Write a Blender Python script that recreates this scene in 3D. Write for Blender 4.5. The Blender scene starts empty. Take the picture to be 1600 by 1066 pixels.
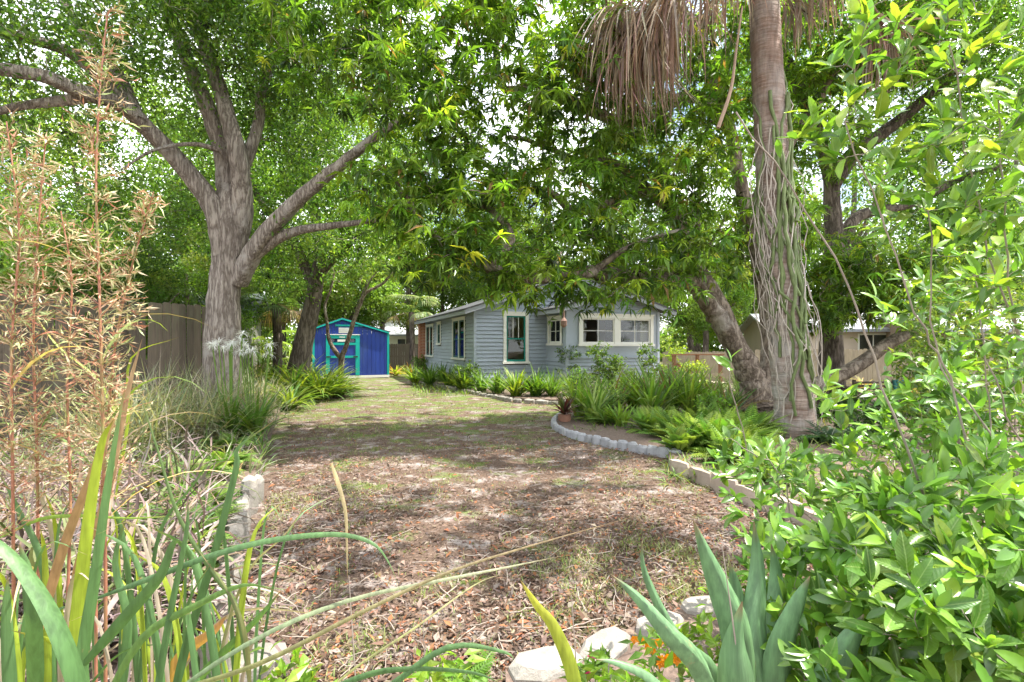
import bpy, math, random
import numpy as np
from mathutils import Vector, Matrix

# ------------------------------------------------------------------ camera, world, sun, exposure
SC = bpy.context.scene
COL = SC.collection
F, EYE, HY = 800.0, 1.5, 540.0          # focal length in px of the 1600 px frame, eye height, horizon row
cam = bpy.data.cameras.new("camera"); cam.lens = 18; cam.sensor_width = 36; cam.clip_end = 600; cam.clip_start = 0.02
cam.shift_y = 7 / 1600
co = bpy.data.objects.new("camera", cam); COL.objects.link(co)
co.location = (0, 0, EYE); co.rotation_euler = (math.pi / 2, 0, 0); SC.camera = co
SUN_EL, SUN_AZ = math.radians(66), math.radians(85)     # azimuth clockwise from +Y
W = bpy.data.worlds.new("World"); SC.world = W; W.use_nodes = True
nt = W.node_tree; nt.nodes.clear()
out = nt.nodes.new("ShaderNodeOutputWorld"); bg = nt.nodes.new("ShaderNodeBackground")
sky = nt.nodes.new("ShaderNodeTexSky"); sky.sky_type = 'NISHITA'; sky.sun_disc = False
sky.sun_elevation = SUN_EL; sky.sun_rotation = SUN_AZ; sky.dust_density = 2.0; sky.air_density = 1.2
tc = nt.nodes.new("ShaderNodeTexCoord"); no = nt.nodes.new("ShaderNodeTexNoise"); no.inputs['Scale'].default_value = 3.2
no.inputs['Detail'].default_value = 6; no.inputs['Roughness'].default_value = .6
rp = nt.nodes.new("ShaderNodeValToRGB"); rp.color_ramp.elements[0].position = .40; rp.color_ramp.elements[1].position = .58
mx = nt.nodes.new("ShaderNodeMix"); mx.data_type = 'RGBA'
nt.links.new(tc.outputs['Generated'], no.inputs['Vector']); nt.links.new(no.outputs['Fac'], rp.inputs['Fac'])
nt.links.new(rp.outputs['Color'], mx.inputs[0]); nt.links.new(sky.outputs[0], mx.inputs[6]); mx.inputs[7].default_value = (15, 15.3, 15.8, 1)
nt.links.new(mx.outputs[2], bg.inputs['Color']); bg.inputs['Strength'].default_value = 0.115
nt.links.new(bg.outputs[0], out.inputs[0])
sl = bpy.data.lights.new("sun", 'SUN'); sl.energy = 5.0; sl.angle = math.radians(.55); sl.color = (1, .955, .88)
so = bpy.data.objects.new("sun", sl); COL.objects.link(so)
sdir = Vector((math.sin(SUN_AZ) * math.cos(SUN_EL), math.cos(SUN_AZ) * math.cos(SUN_EL), math.sin(SUN_EL)))
so.rotation_euler = sdir.to_track_quat('Z', 'Y').to_euler()
SC.view_settings.view_transform = 'Standard'; SC.view_settings.look = 'None'
SC.view_settings.exposure = 1.32; SC.view_settings.gamma = 1; SC.view_settings.use_curve_mapping = False
SC.render.engine = 'CYCLES'
SC.cycles.max_bounces = 7; SC.cycles.diffuse_bounces = 4; SC.cycles.glossy_bounces = 3
SC.cycles.transmission_bounces = 5; SC.cycles.transparent_max_bounces = 8
SC.cycles.sample_clamp_indirect = 8

R = np.random.default_rng(11); random.seed(11)

# ------------------------------------------------------------------ helpers
def P(x, y, d): return np.array([(x - 800) / F * d, d, EYE - (y - HY) / F * d])
def G(x, y, z=0.0):
    d = F * (EYE - z) / (y - HY); return P(x, y, d)
def nrm(a): return a / np.maximum(np.linalg.norm(a, axis=-1, keepdims=True), 1e-9)

def tag(o, label=None, cat=None, group=None, kind=None):
    if label: o['label'] = label
    if cat: o['category'] = cat
    if group: o['group'] = group
    if kind: o['kind'] = kind
    return o
def thing(name, label, cat, loc=(0, 0, 0), rotz=0, group=None):
    o = bpy.data.objects.new(name, None); COL.objects.link(o); o.location = tuple(loc); o.rotation_euler = (0, 0, rotz)
    o.empty_display_size = .1
    return tag(o, label, cat, group)

def mk_mesh(name, V, faces, mats, col=None, smooth=True, midx=None):
    V = np.asarray(V, dtype=np.float32); me = bpy.data.meshes.new(name)
    if isinstance(faces, np.ndarray): faces = [faces]
    faces = [np.asarray(f, dtype=np.int32) for f in faces if len(f)]
    me.vertices.add(len(V)); me.vertices.foreach_set('co', V.ravel())
    tot = np.concatenate([np.full(len(f), f.shape[1], dtype=np.int32) for f in faces])
    loops = np.concatenate([f.ravel() for f in faces])
    me.loops.add(len(loops)); me.loops.foreach_set('vertex_index', loops)
    me.polygons.add(len(tot)); st = np.concatenate([[0], np.cumsum(tot)[:-1]]).astype(np.int32)
    me.polygons.foreach_set('loop_start', st)
    me.polygons.foreach_set('use_smooth', np.full(len(tot), smooth, dtype=bool))
    if midx is not None: me.polygons.foreach_set('material_index', np.asarray(midx, dtype=np.int32))
    if col is not None:
        c = np.ones((len(V), 4), dtype=np.float32); c[:, :3] = col
        a = me.color_attributes.new('Col', 'FLOAT_COLOR', 'POINT'); a.data.foreach_set('color', c.ravel())
    for m in (mats if isinstance(mats, (list, tuple)) else [mats]): me.materials.append(m)
    me.update(calc_edges=True); me.validate()
    return me
def ob(name, me, parent=None, loc=None):
    o = bpy.data.objects.new(name, me); COL.objects.link(o)
    if parent: o.parent = parent
    if loc is not None: o.location = tuple(loc)
    return o

class MB:
    def __init__(s): s.V = []; s.Q = []; s.T = []; s.C = []; s.n = 0
    def add(s, V, Fc, col=None):
        V = np.asarray(V, dtype=float).reshape(-1, 3); Fc = np.asarray(Fc)
        (s.Q if Fc.shape[1] == 4 else s.T).append(Fc + s.n); s.V.append(V)
        c = np.zeros((len(V), 3)); c[:] = col if col is not None else (.5, .5, .5); s.C.append(c); s.n += len(V); return s
    def box(s, a, b, col=None, M=None):
        x0, y0, z0 = a; x1, y1, z1 = b
        V = np.array([[x0, y0, z0], [x1, y0, z0], [x1, y1, z0], [x0, y1, z0], [x0, y0, z1], [x1, y0, z1], [x1, y1, z1], [x0, y1, z1]], float)
        if M is not None: V = V @ M[:3, :3].T + M[:3, 3]
        return s.add(V, BOXF, col)
    def beam(s, p, q, w, h, col=None):
        p = np.array(p, float); q = np.array(q, float); d = nrm(q - p); up = np.array([0, 0, 1.]) if abs(d[2]) < .95 else np.array([1., 0, 0])
        a = nrm(np.cross(d, up)); b = np.cross(a, d); V = []
        for e in (p, q):
            for (i, j) in ((-1, -1), (1, -1), (1, 1), (-1, 1)): V.append(e + a * i * w / 2 + b * j * h / 2)
        return s.add(V, BOXF, col)
    def tube(s, path, rad, sides=8, col=None, cap=True):
        path = np.asarray(path, float); rad = np.broadcast_to(np.asarray(rad, float), (len(path),))
        V, Fc = tubes(path[None], rad[None], sides); s.add(V, Fc, col)
        if cap:
            k = len(path)
            for (i0, e) in ((0, 0), ((k - 1) * sides, k - 1)):
                vv = np.vstack([V[i0:i0 + sides], path[e]])
                s.add(vv, [[j, (j + 1) % sides, sides] for j in range(sides)], col)
        return s
    def build(s, name, mat, parent=None, off=None, smooth=False, color=False):
        V = np.vstack(s.V)
        if off is not None: V = V - np.asarray(off)
        fs = []
        if s.Q: fs.append(np.vstack(s.Q))
        if s.T: fs.append(np.vstack(s.T))
        return ob(name, mk_mesh(name, V, fs, mat, np.vstack(s.C) if color else None, smooth), parent)
BOXF = np.array([[0, 3, 2, 1], [4, 5, 6, 7], [0, 1, 5, 4], [1, 2, 6, 5], [2, 3, 7, 6], [3, 0, 4, 7]])

def tubes(paths, rad, sides=6):
    """paths (N,K,3), rad (N,K) -> verts, quads"""
    N, K, _ = paths.shape
    t = np.empty_like(paths); t[:, 1:-1] = paths[:, 2:] - paths[:, :-2]; t[:, 0] = paths[:, 1] - paths[:, 0]; t[:, -1] = paths[:, -1] - paths[:, -2]
    t = nrm(t); m = nrm(paths[:, -1] - paths[:, 0])
    ref = np.where(np.abs(m[:, 2:3]) > .8, np.array([[1., 0, 0]]), np.array([[0, 0, 1.]]))
    a = nrm(np.cross(t, ref[:, None, :])); b = np.cross(a, t)
    th = np.arange(sides) * 2 * np.pi / sides
    V = paths[:, :, None, :] + rad[:, :, None, None] * (np.cos(th)[None, None, :, None] * a[:, :, None, :] + np.sin(th)[None, None, :, None] * b[:, :, None, :])
    n = np.arange(N)[:, None, None] * K * sides; k = np.arange(K - 1)[None, :, None] * sides; j = np.arange(sides)[None, None, :]
    j2 = (j + 1) % sides
    Q = np.stack([n + k + j, n + k + j2, n + k + sides + j2, n + k + sides + j], -1).reshape(-1, 4)
    return V.reshape(-1, 3), Q

def spline(pts, per=6):
    p = np.asarray(pts, float); q = np.vstack([2 * p[0] - p[1], p, 2 * p[-1] - p[-2]]); o = []
    for i in range(1, len(q) - 2):
        for t in np.linspace(0, 1, per, endpoint=False):
            a, b, c, d = q[i - 1:i + 3]
            o.append(.5 * ((2 * b) + (c - a) * t + (2 * a - 5 * b + 4 * c - d) * t * t + (3 * b - a - 3 * c + d) * t ** 3))
    o.append(q[-2]); return np.array(o)

# leaf templates: x across, y along, z normal
T_SMALL = (np.array([[0, 0, 0], [.5, .45, .1], [0, 1, -.08], [-.5, .45, .1]]), np.array([[0, 1, 2, 3]]))
T_LONG = (np.array([[0, 0, 0], [-.5, .38, .05], [0, .45, -.03], [.5, .38, .05], [0, 1, -.22]]), np.array([[0, 2, 1], [0, 3, 2], [1, 2, 4], [2, 3, 4]]))
def big_leaf(rows=7, bend=.18, fold=.10, p=.9):
    V = []; Fc = []
    for i in range(rows):
        s = i / (rows - 1); w = .5 * (math.sin(math.pi * min(1, s ** p * .98 + .01))) ** .75
        for x in (-1, 0, 1): V.append([x * w, s, -bend * s * s + abs(x) * fold * w * 2 * .5])
    for i in range(rows - 1):
        for j in (0, 1): a = i * 3 + j; Fc.append([a, a + 1, a + 4, a + 3])
    return np.array(V), np.array(Fc)
T_BIG = big_leaf(6)

def leaves(T, pos, d, n, L, Wd, col):
    TV, TF = T; N = len(pos); k = len(TV)
    d = nrm(d); s = nrm(np.cross(d, n)); n2 = np.cross(s, d)
    L = np.broadcast_to(L, (N,)); Wd = np.broadcast_to(Wd, (N,))
    V = pos[:, None] + TV[None, :, 0:1] * Wd[:, None, None] * s[:, None] + TV[None, :, 1:2] * L[:, None, None] * d[:, None] + TV[None, :, 2:3] * L[:, None, None] * n2[:, None]
    Fc = TF[None] + (np.arange(N) * k)[:, None, None]
    C = np.repeat(col[:, None, :], k, 1)
    return V.reshape(-1, 3), Fc.reshape(-1, TF.shape[1]), C.reshape(-1, 3)

def pick(cols, N, jit=.22, bright=.25):
    c = np.array(cols)[R.integers(0, len(cols), N)]
    return np.clip(c * (1 + R.normal(0, bright, (N, 1))) * (1 + R.normal(0, jit * .4, (N, 3))), .004, .9)
def rdir(N, up=0.0):
    v = R.normal(0, 1, (N, 3)); v = nrm(v); v[:, 2] += up; return nrm(v)

def blade_paths(base, az, el, L, droop, seg, pw=1.2, sway=0.0):
    N = len(base); s = (np.arange(seg) + .5) / seg
    e = el[:, None] - droop[:, None] * s[None] ** pw
    a = az[:, None] + sway * R.normal(0, 1, (N, 1)) * s[None]
    st = np.stack([np.cos(e) * np.sin(a), np.cos(e) * np.cos(a), np.sin(e)], -1) * (L / seg)[:, None, None]
    pts = np.concatenate([base[:, None], base[:, None] + np.cumsum(st, 1)], 1)
    return pts, a
def blades(base, az, el, L, Wd, droop, col, tip=None, seg=5, fold=.3, pw=1.2, belly=.3, sway=0.0, mid=None):
    """arching strap leaves; all array args length N"""
    N = len(base); az, el, L, Wd, droop = [np.broadcast_to(np.asarray(v, float), (N,)) for v in (az, el, L, Wd, droop)]
    pts, a = blade_paths(base, az, el, L, droop, seg, pw, sway)
    V, Fc = strap(pts, Wd, az, fold, belly)
    C = np.repeat(col[:, None, :], (seg + 1) * 3, 1)
    if tip is not None:
        s = np.repeat((np.arange(seg + 1) / seg) ** 2.5, 3)[None, :, None]; C = C * (1 - s) + np.asarray(tip)[None, None] * s if np.ndim(tip) == 1 else C * (1 - s) + tip[:, None] * s
    return V, Fc, C.reshape(-1, 3)
def strap(pts, Wd, az, fold=.3, belly=.3, side=None, pt=2.1):
    N, K, _ = pts.shape; s = np.linspace(0, 1, K)
    prof = np.minimum(1, (.45 + s / max(belly, .01) * .55)) * (1 - s ** pt) ** .9; prof[-1] = .02
    t = np.empty_like(pts); t[:, 1:-1] = pts[:, 2:] - pts[:, :-2]; t[:, 0] = pts[:, 1] - pts[:, 0]; t[:, -1] = pts[:, -1] - pts[:, -2]; t = nrm(t)
    sd = np.stack([np.cos(az), -np.sin(az), np.zeros(N)], -1)[:, None] if side is None else side
    n = np.cross(np.broadcast_to(sd, t.shape), t)
    hw = (Wd[:, None] * prof[None] / 2)[..., None]
    V = np.stack([pts - sd * hw + n * hw * fold, pts - n * hw * fold * .3, pts + sd * hw + n * hw * fold], 2)
    b = (np.arange(N) * K * 3)[:, None, None] + (np.arange(K - 1) * 3)[None, :, None]; j = np.arange(2)[None, None]
    Q = np.stack([b + j, b + j + 1, b + j + 4, b + j + 3], -1).reshape(-1, 4)
    return V.reshape(-1, 3), Q

# ------------------------------------------------------------------ materials
def mat(name):
    m = bpy.data.materials.new(name); m.use_nodes = True; t = m.node_tree; b = t.nodes['Principled BSDF']; return m, t, b
def N_(t, ty, **k):
    n = t.nodes.new(ty)
    for a, v in k.items():
        if a in ('operation', 'data_type', 'blend_type', 'feature', 'distance'): setattr(n, a, v)
        else: n.inputs[a.replace('_', ' ')].default_value = v
    return n
def mixc(t, fac, a, b, blend='MIX'):
    m = t.nodes.new('ShaderNodeMix'); m.data_type = 'RGBA'; m.blend_type = blend
    for i, v in ((0, fac), (6, a), (7, b)):
        if isinstance(v, bpy.types.NodeSocket): t.links.new(v, m.inputs[i])
        elif i == 0: m.inputs[0].default_value = v
        else: m.inputs[i].default_value = (*v, 1)
    return m.outputs[2]
def noise(t, scale, detail=4, rough=.6, vec=None):
    n = t.nodes.new('ShaderNodeTexNoise'); n.inputs['Scale'].default_value = scale; n.inputs['Detail'].default_value = detail; n.inputs['Roughness'].default_value = rough
    if vec is not None: t.links.new(vec, n.inputs['Vector'])
    return n.outputs['Fac']
def ramp(t, f, p0, p1, c0=(0, 0, 0), c1=(1, 1, 1)):
    r = t.nodes.new('ShaderNodeValToRGB'); e = r.color_ramp.elements; e[0].position = p0; e[1].position = p1; e[0].color = (*c0, 1); e[1].color = (*c1, 1)
    t.links.new(f, r.inputs['Fac']); return r.outputs['Color']
def objvec(t, scale=(1, 1, 1), world=False):
    mp = t.nodes.new('ShaderNodeMapping'); mp.inputs['Scale'].default_value = scale
    if world:
        g = t.nodes.new('ShaderNodeNewGeometry'); t.links.new(g.outputs['Position'], mp.inputs['Vector'])
    else:
        g = t.nodes.new('ShaderNodeTexCoord'); t.links.new(g.outputs['Object'], mp.inputs['Vector'])
    return mp.outputs['Vector']
def bump(t, b, h, s=.4, d=.02):
    n = t.nodes.new('ShaderNodeBump'); n.inputs['Strength'].default_value = s; n.inputs['Distance'].default_value = d
    t.links.new(h, n.inputs['Height']); t.links.new(n.outputs['Normal'], b.inputs['Normal'])

def leaf_mat(name, trans=.5, rough=.36, tint=(1.5, 1.55, .55), spot=.25, spec=.5):
    m, t, b = mat(name); at = t.nodes.new('ShaderNodeVertexColor'); at.layer_name = 'Col'
    v = objvec(t, world=True); f = noise(t, 14, 3, .6, v)
    c = mixc(t, spot, at.outputs['Color'], ramp(t, f, .3, .7, (.35, .35, .35), (1.6, 1.6, 1.5)), 'MULTIPLY')
    t.links.new(c, b.inputs['Base Color']); b.inputs['Roughness'].default_value = rough
    b.inputs['Specular IOR Level'].default_value = spec
    tr = t.nodes.new('ShaderNodeBsdfTranslucent'); tc_ = mixc(t, 1.0, c, tint, 'MULTIPLY'); t.links.new(tc_, tr.inputs['Color'])
    mx = t.nodes.new('ShaderNodeMixShader'); mx.inputs[0].default_value = trans
    t.links.new(b.outputs[0], mx.inputs[1]); t.links.new(tr.outputs[0], mx.inputs[2])
    t.links.new(mx.outputs[0], t.nodes['Material Output'].inputs['Surface']); return m
M_LEAF = leaf_mat('leaf_green')
M_GLOSS = leaf_mat('leaf_glossy', trans=.38, rough=.28, spec=.6)
M_DRY = leaf_mat('dry_leaf', trans=.2, rough=.75, tint=(1.1, 1.0, .8), spec=.2)
M_GRASS = leaf_mat('grass_blade', trans=.35, rough=.5)

def blade_mat(name, trans, streak=(90, 90, 4), fleck=(.30, .20, .10)):
    m = leaf_mat(name, trans=trans, rough=.5, spot=.2); t = m.node_tree; b = t.nodes['Principled BSDF']; l = b.inputs['Base Color'].links[0].from_socket
    f = noise(t, 1.0, 3, .6, objvec(t, streak, True)); g = noise(t, 9, 5, .75, objvec(t, (1, 1, .6), True))
    c = mixc(t, 1.0, l, ramp(t, f, .35, .65, (.72, .72, .72), (1.22, 1.22, 1.15)), 'MULTIPLY'); c = mixc(t, ramp(t, g, .64, .70), c, fleck); t.links.new(c, b.inputs['Base Color']); bump(t, b, f, .35, .004); return m
def broad_mat(name):
    m = leaf_mat(name, trans=.40, rough=.33, spot=.25, spec=.5); t = m.node_tree; b = t.nodes['Principled BSDF']; l = b.inputs['Base Color'].links[0].from_socket
    v = objvec(t); sx = t.nodes.new('ShaderNodeSeparateXYZ'); t.links.new(v, sx.inputs[0])
    ax = N_(t, 'ShaderNodeMath', operation='ABSOLUTE'); t.links.new(sx.outputs[0], ax.inputs[0])
    rib = ramp(t, ax.outputs[0], .006, .016, (1, 1, 1), (0, 0, 0))
    k = N_(t, 'ShaderNodeMath', operation='MULTIPLY_ADD'); t.links.new(ax.outputs[0], k.inputs[0]); k.inputs[1].default_value = -1.1; t.links.new(sx.outputs[1], k.inputs[2])
    sn = N_(t, 'ShaderNodeMath', operation='MULTIPLY'); t.links.new(k.outputs[0], sn.inputs[0]); sn.inputs[1].default_value = 62; s2 = N_(t, 'ShaderNodeMath', operation='SINE'); t.links.new(sn.outputs[0], s2.inputs[0])
    oi = t.nodes.new('ShaderNodeObjectInfo'); hv = t.nodes.new('ShaderNodeHueSaturation'); mr = N_(t, 'ShaderNodeMapRange'); t.links.new(oi.outputs['Random'], mr.inputs[0]); mr.inputs[3].default_value = .45; mr.inputs[4].default_value = 1.25; t.links.new(mr.outputs[0], hv.inputs['Value']); t.links.new(l, hv.inputs['Color'])
    c = mixc(t, ramp(t, s2.outputs[0], .75, 1.0), hv.outputs[0], mixc(t, .10, hv.outputs[0], (.4, .5, .2))); c = mixc(t, rib, c, (.28, .40, .12))
    g = noise(t, 60, 4, .7, objvec(t, (1, 1, 1), True)); c = mixc(t, ramp(t, g, .68, .72), c, (.20, .14, .06)); t.links.new(c, b.inputs['Base Color']); bump(t, b, s2.outputs[0], .12, .003); return m
def simple(name, col, rough=.6, var=.15, scale=6, bmp=.15, vscale=(1, 1, 1), bs=30, dirt=None, world=False, metal=0, rnd=0):
    m, t, b = mat(name); v = objvec(t, vscale, world)
    f = noise(t, scale, 5, .6, v); c = mixc(t, 1.0, col, ramp(t, f, .25, .75, (1 - var,) * 3, (1 + var,) * 3), 'MULTIPLY')
    if dirt is not None:
        g = noise(t, scale * .5, 6, .7, v); c = mixc(t, ramp(t, g, .5, .72), c, dirt)
    if rnd:
        oi = t.nodes.new('ShaderNodeObjectInfo'); mr = N_(t, 'ShaderNodeMapRange'); t.links.new(oi.outputs['Random'], mr.inputs[0]); mr.inputs[3].default_value = 1 - rnd; mr.inputs[4].default_value = 1 + rnd; hv = t.nodes.new('ShaderNodeHueSaturation'); t.links.new(mr.outputs[0], hv.inputs['Value']); t.links.new(c, hv.inputs['Color']); c = hv.outputs[0]
    t.links.new(c, b.inputs['Base Color']); b.inputs['Roughness'].default_value = rough; b.inputs['Metallic'].default_value = metal
    if bmp: bump(t, b, noise(t, bs, 4, .6, v), bmp, .01)
    return m
def bark(name, c0, c1, sc=9, strength=1.0, zs=.22, lichen=None):
    m, t, b = mat(name); v = objvec(t, (1, 1, zs), True)
    f0 = noise(t, sc, 5, .6, v); fs = N_(t, 'ShaderNodeMath', operation='SUBTRACT'); t.links.new(f0, fs.inputs[0]); fs.inputs[1].default_value = .5
    fa = N_(t, 'ShaderNodeMath', operation='ABSOLUTE'); t.links.new(fs.outputs[0], fa.inputs[0]); fn = noise(t, sc * 3.3, 6, .7, v); fm = N_(t, 'ShaderNodeMath', operation='MULTIPLY_ADD'); t.links.new(fn, fm.inputs[0]); fm.inputs[1].default_value = .34; fb = N_(t, 'ShaderNodeMath', operation='MULTIPLY'); t.links.new(fa.outputs[0], fb.inputs[0]); fb.inputs[1].default_value = 3.0; t.links.new(fb.outputs[0], fm.inputs[2]); f = fm.outputs[0]
    f2 = noise(t, 2.2, 3, .5, objvec(t, (1, 1, .7), True))
    c = mixc(t, ramp(t, f, .16, .5), c0, c1); c = mixc(t, 1.0, c, ramp(t, f2, .3, .7, (.7, .68, .66), (1.2, 1.2, 1.2)), 'MULTIPLY')
    if lichen: c = mixc(t, ramp(t, noise(t, 1.6, 5, .7, objvec(t, (1, 1, 1), True)), .55, .66), c, lichen)
    t.links.new(c, b.inputs['Base Color']); b.inputs['Roughness'].default_value = .9; b.inputs['Specular IOR Level'].default_value = .2
    bump(t, b, f, strength, .05); return m
M_OAK = bark('furrowed_bark', (.15, .12, .10), (.43, .375, .325), 13, 1.0, .15, (.42, .38, .34))
M_BARK2 = bark('dark_bark', (.07, .055, .045), (.22, .18, .15), 9, .9, .2)
M_MANGO = bark('mango_bark', (.12, .09, .07), (.34, .275, .22), 7, .8, .4, (.38, .33, .28))
M_TWIG = simple('twig', (.30, .25, .21), .9, .3, 5, 0)
M_STEM = simple('green_stem', (.13, .15, .05), .7, .3, 8, 0)

def palmbark():
    m, t, b = mat('palm_bark'); v = objvec(t, (1, 1, 9), True)
    f = noise(t, 2.6, 5, .6, v); f2 = noise(t, 3, 5, .6, objvec(t, (1, 1, 1), True)); f3 = noise(t, 20, 4, .6, objvec(t, (1, 1, .2), True))
    c = mixc(t, ramp(t, f, .35, .65), (.20, .13, .10), (.38, .295, .25)); c = mixc(t, ramp(t, f2, .42, .62), c, (.40, .36, .33))
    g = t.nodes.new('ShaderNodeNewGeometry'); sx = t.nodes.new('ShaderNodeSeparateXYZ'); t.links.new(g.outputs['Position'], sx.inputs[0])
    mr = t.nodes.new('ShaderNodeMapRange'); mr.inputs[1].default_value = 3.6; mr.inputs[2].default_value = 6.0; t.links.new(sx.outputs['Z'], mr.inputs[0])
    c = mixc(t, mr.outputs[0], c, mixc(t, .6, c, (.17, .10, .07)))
    c = mixc(t, 1.0, c, ramp(t, f3, .3, .7, (.7,) * 3, (1.25,) * 3), 'MULTIPLY')
    t.links.new(c, b.inputs['Base Color']); b.inputs['Roughness'].default_value = .9
    bump(t, b, f, 1.0, .03); return m
M_PALM = palmbark()
M_ROOFD = simple('shaded_roof', (.025, .035, .03), .8, .3, 12, .4)  # near-black roof colour carries the heavy shade over the left house
M_THATCH = simple('dead_frond', (.36, .25, .18), .8, .35, 5, .1, (1, 1, .3), world=True)

def groundmat():
    m, t, b = mat('yard_ground'); v = objvec(t, (1, 1, 1), True)
    n1 = noise(t, .8, 6, .62, v); n2 = noise(t, 3.5, 6, .7, v); n3 = noise(t, 38, 5, .75, v); n4 = noise(t, 1.7, 5, .6, objvec(t, (1, 1.2, 1), True))
    c = mixc(t, ramp(t, n3, .35, .65), (.07, .046, .034), (.20, .14, .105))
    c = mixc(t, ramp(t, n2, .52, .66), c, (.38, .33, .30))                      # sandy
    gr = mixc(t, ramp(t, n3, .4, .6), (.07, .10, .025), (.17, .21, .06))
    # greener towards the left and middle distance
    sx = t.nodes.new('ShaderNodeSeparateXYZ'); g = t.nodes.new('ShaderNodeNewGeometry'); t.links.new(g.outputs['Position'], sx.inputs[0])
    mr = t.nodes.new('ShaderNodeMapRange'); mr.inputs[1].default_value = 4; mr.inputs[2].default_value = 12; mr.inputs[3].default_value = -.07; mr.inputs[4].default_value = .07
    t.links.new(sx.outputs['Y'], mr.inputs[0]); ad = t.nodes.new('ShaderNodeMath'); t.links.new(n4, ad.inputs[0]); t.links.new(mr.outputs[0], ad.inputs[1])
    c = mixc(t, ramp(t, ad.outputs[0], .51, .62), c, gr)
    c = mixc(t, ramp(t, n1, .55, .7), c, mixc(t, .5, c, (.33, .29, .28)))
    t.links.new(c, b.inputs['Base Color']); b.inputs['Roughness'].default_value = .95; b.inputs['Specular IOR Level'].default_value = .1
    bump(t, b, n3, .9, .03); return m
M_GROUND = groundmat()
M_MULCH = simple('mulch', (.13, .09, .07), .95, .5, 30, 1.0, bs=45, world=True, dirt=(.24, .17, .12))
M_STONE = simple('pale_stone', (.27, .245, .215), .9, .3, 7, .8, bs=40, dirt=(.15, .145, .11), rnd=.15, world=True)
M_CONC = simple('grey_concrete', (.33, .33, .345), .9, .2, 7, .5, bs=60, dirt=(.20, .19, .17), rnd=.15, world=True)
M_CONCB = simple('buff_concrete', (.34, .275, .22), .9, .2, 7, .5, bs=60, dirt=(.19, .17, .12), rnd=.2, world=True)
M_SIDING = simple('blue_grey_paint', (.36, .405, .475), .6, .12, 3, .1, (1, 1, 4), 40, dirt=(.29, .33, .37), rnd=.05)
M_SIDING2 = simple('blue_grey_panel', (.37, .415, .485), .55, .06, 2, .08)
M_WHITE = simple('white_trim_paint', (.74, .72, .66), .5, .06, 4, .05)
M_TEAL = simple('teal_trim_paint', (.0, .34, .29), .45, .08, 4, .05)
M_GREENSASH = simple('green_sash_paint', (.0, .20, .15), .4, .08, 4, .05)
M_DSASH = simple('dark_green_sash_paint', (.02, .10, .08), .4, .08, 4, .05)
M_BLUE = simple('royal_blue_paint', (.012, .042, .27), .5, .3, 3, .08, (1, 1, .3), dirt=(.03, .06, .20))
M_ROOF = simple('roof_shingle', (.045, .045, .047), .85, .35, 12, .5)
M_ROOFL = simple('pale_roof', (.48, .48, .49), .7, .15, 4, .1)
M_FASCIA = simple('fascia_paint', (.25, .265, .285), .6, .08, 4, .05)
M_WOODF = simple('weathered_fence', (.125, .097, .072), .9, .35, 5, .5, (6, 6, .5), 12, dirt=(.10, .11, .06), rnd=.3)
M_WOODT = simple('tan_fence', (.34, .27, .205), .9, .25, 5, .4, (6, 6, .5), 12)
M_DECK = simple('stained_deck_wood', (.28, .13, .07), .7, .2, 5, .2)
M_LOG = simple('dark_log', (.10, .07, .05), .85, .3, 8, .4)
M_BEIGE = simple('beige_wall', (.50, .41, .33), .8, .06, 2, .05)
M_INT = simple('interior_paint', (.60, .50, .33), .8, .05, 2, 0)
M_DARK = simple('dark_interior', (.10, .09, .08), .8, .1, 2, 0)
M_BLACK = simple('black_iron', (.02, .02, .02), .5, .1, 4, 0)
M_BRICK = simple('red_brick', (.42, .17, .10), .9, .3, 9, .4, dirt=(.5, .32, .22))
M_TERRA = simple('terracotta', (.30, .15, .10), .85, .2, 6, .2)
M_THATCH0 = simple('woven_fibre', (.22, .13, .10), .9, .3, 20, .4)
M_TEALF = simple('teal_cloth', (.03, .16, .15), .8, .2, 6, .2)
M_BLADE = blade_mat('cane_blade', .3); M_BROAD = broad_mat('broad_leaf')
def glassmat():
    m, t, b = mat('window_glass'); t.nodes.remove(b)
    g = t.nodes.new('ShaderNodeBsdfGlossy'); g.inputs['Roughness'].default_value = .02; tr = t.nodes.new('ShaderNodeBsdfTransparent'); tr.inputs[0].default_value = (.82, .86, .84, 1)
    fr = t.nodes.new('ShaderNodeFresnel'); fr.inputs[0].default_value = 1.38; mx = t.nodes.new('ShaderNodeMixShader')
    t.links.new(fr.outputs[0], mx.inputs[0]); t.links.new(tr.outputs[0], mx.inputs[1]); t.links.new(g.outputs[0], mx.inputs[2])
    t.links.new(mx.outputs[0], t.nodes['Material Output'].inputs['Surface']); return m
M_GLASS = glassmat()

# ------------------------------------------------------------------ ground and beds
n = 90
gx = np.concatenate([np.linspace(-150, -16, 14)[:-1], np.linspace(-16, 16, n), np.linspace(16, 150, 14)[1:]])
gy = np.concatenate([np.linspace(-60, -2, 8)[:-1], np.linspace(-2, 28, n), np.linspace(28, 220, 16)[1:]])
X, Y = np.meshgrid(gx, gy)
Z = .012 * np.sin(X * 2.1 + Y * .7) + .012 * np.sin(Y * 1.7 - X * 1.1) + R.normal(0, .004, X.shape)
V = np.stack([X, Y, Z - .015], -1).reshape(-1, 3); nx, ny = len(gx), len(gy)
i, j = np.meshgrid(np.arange(nx - 1), np.arange(ny - 1)); a = (j * nx + i).ravel()
g = ob('ground', mk_mesh('ground', V, np.stack([a, a + 1, a + nx + 1, a + nx], -1), M_GROUND)); tag(g, kind='structure')

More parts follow.
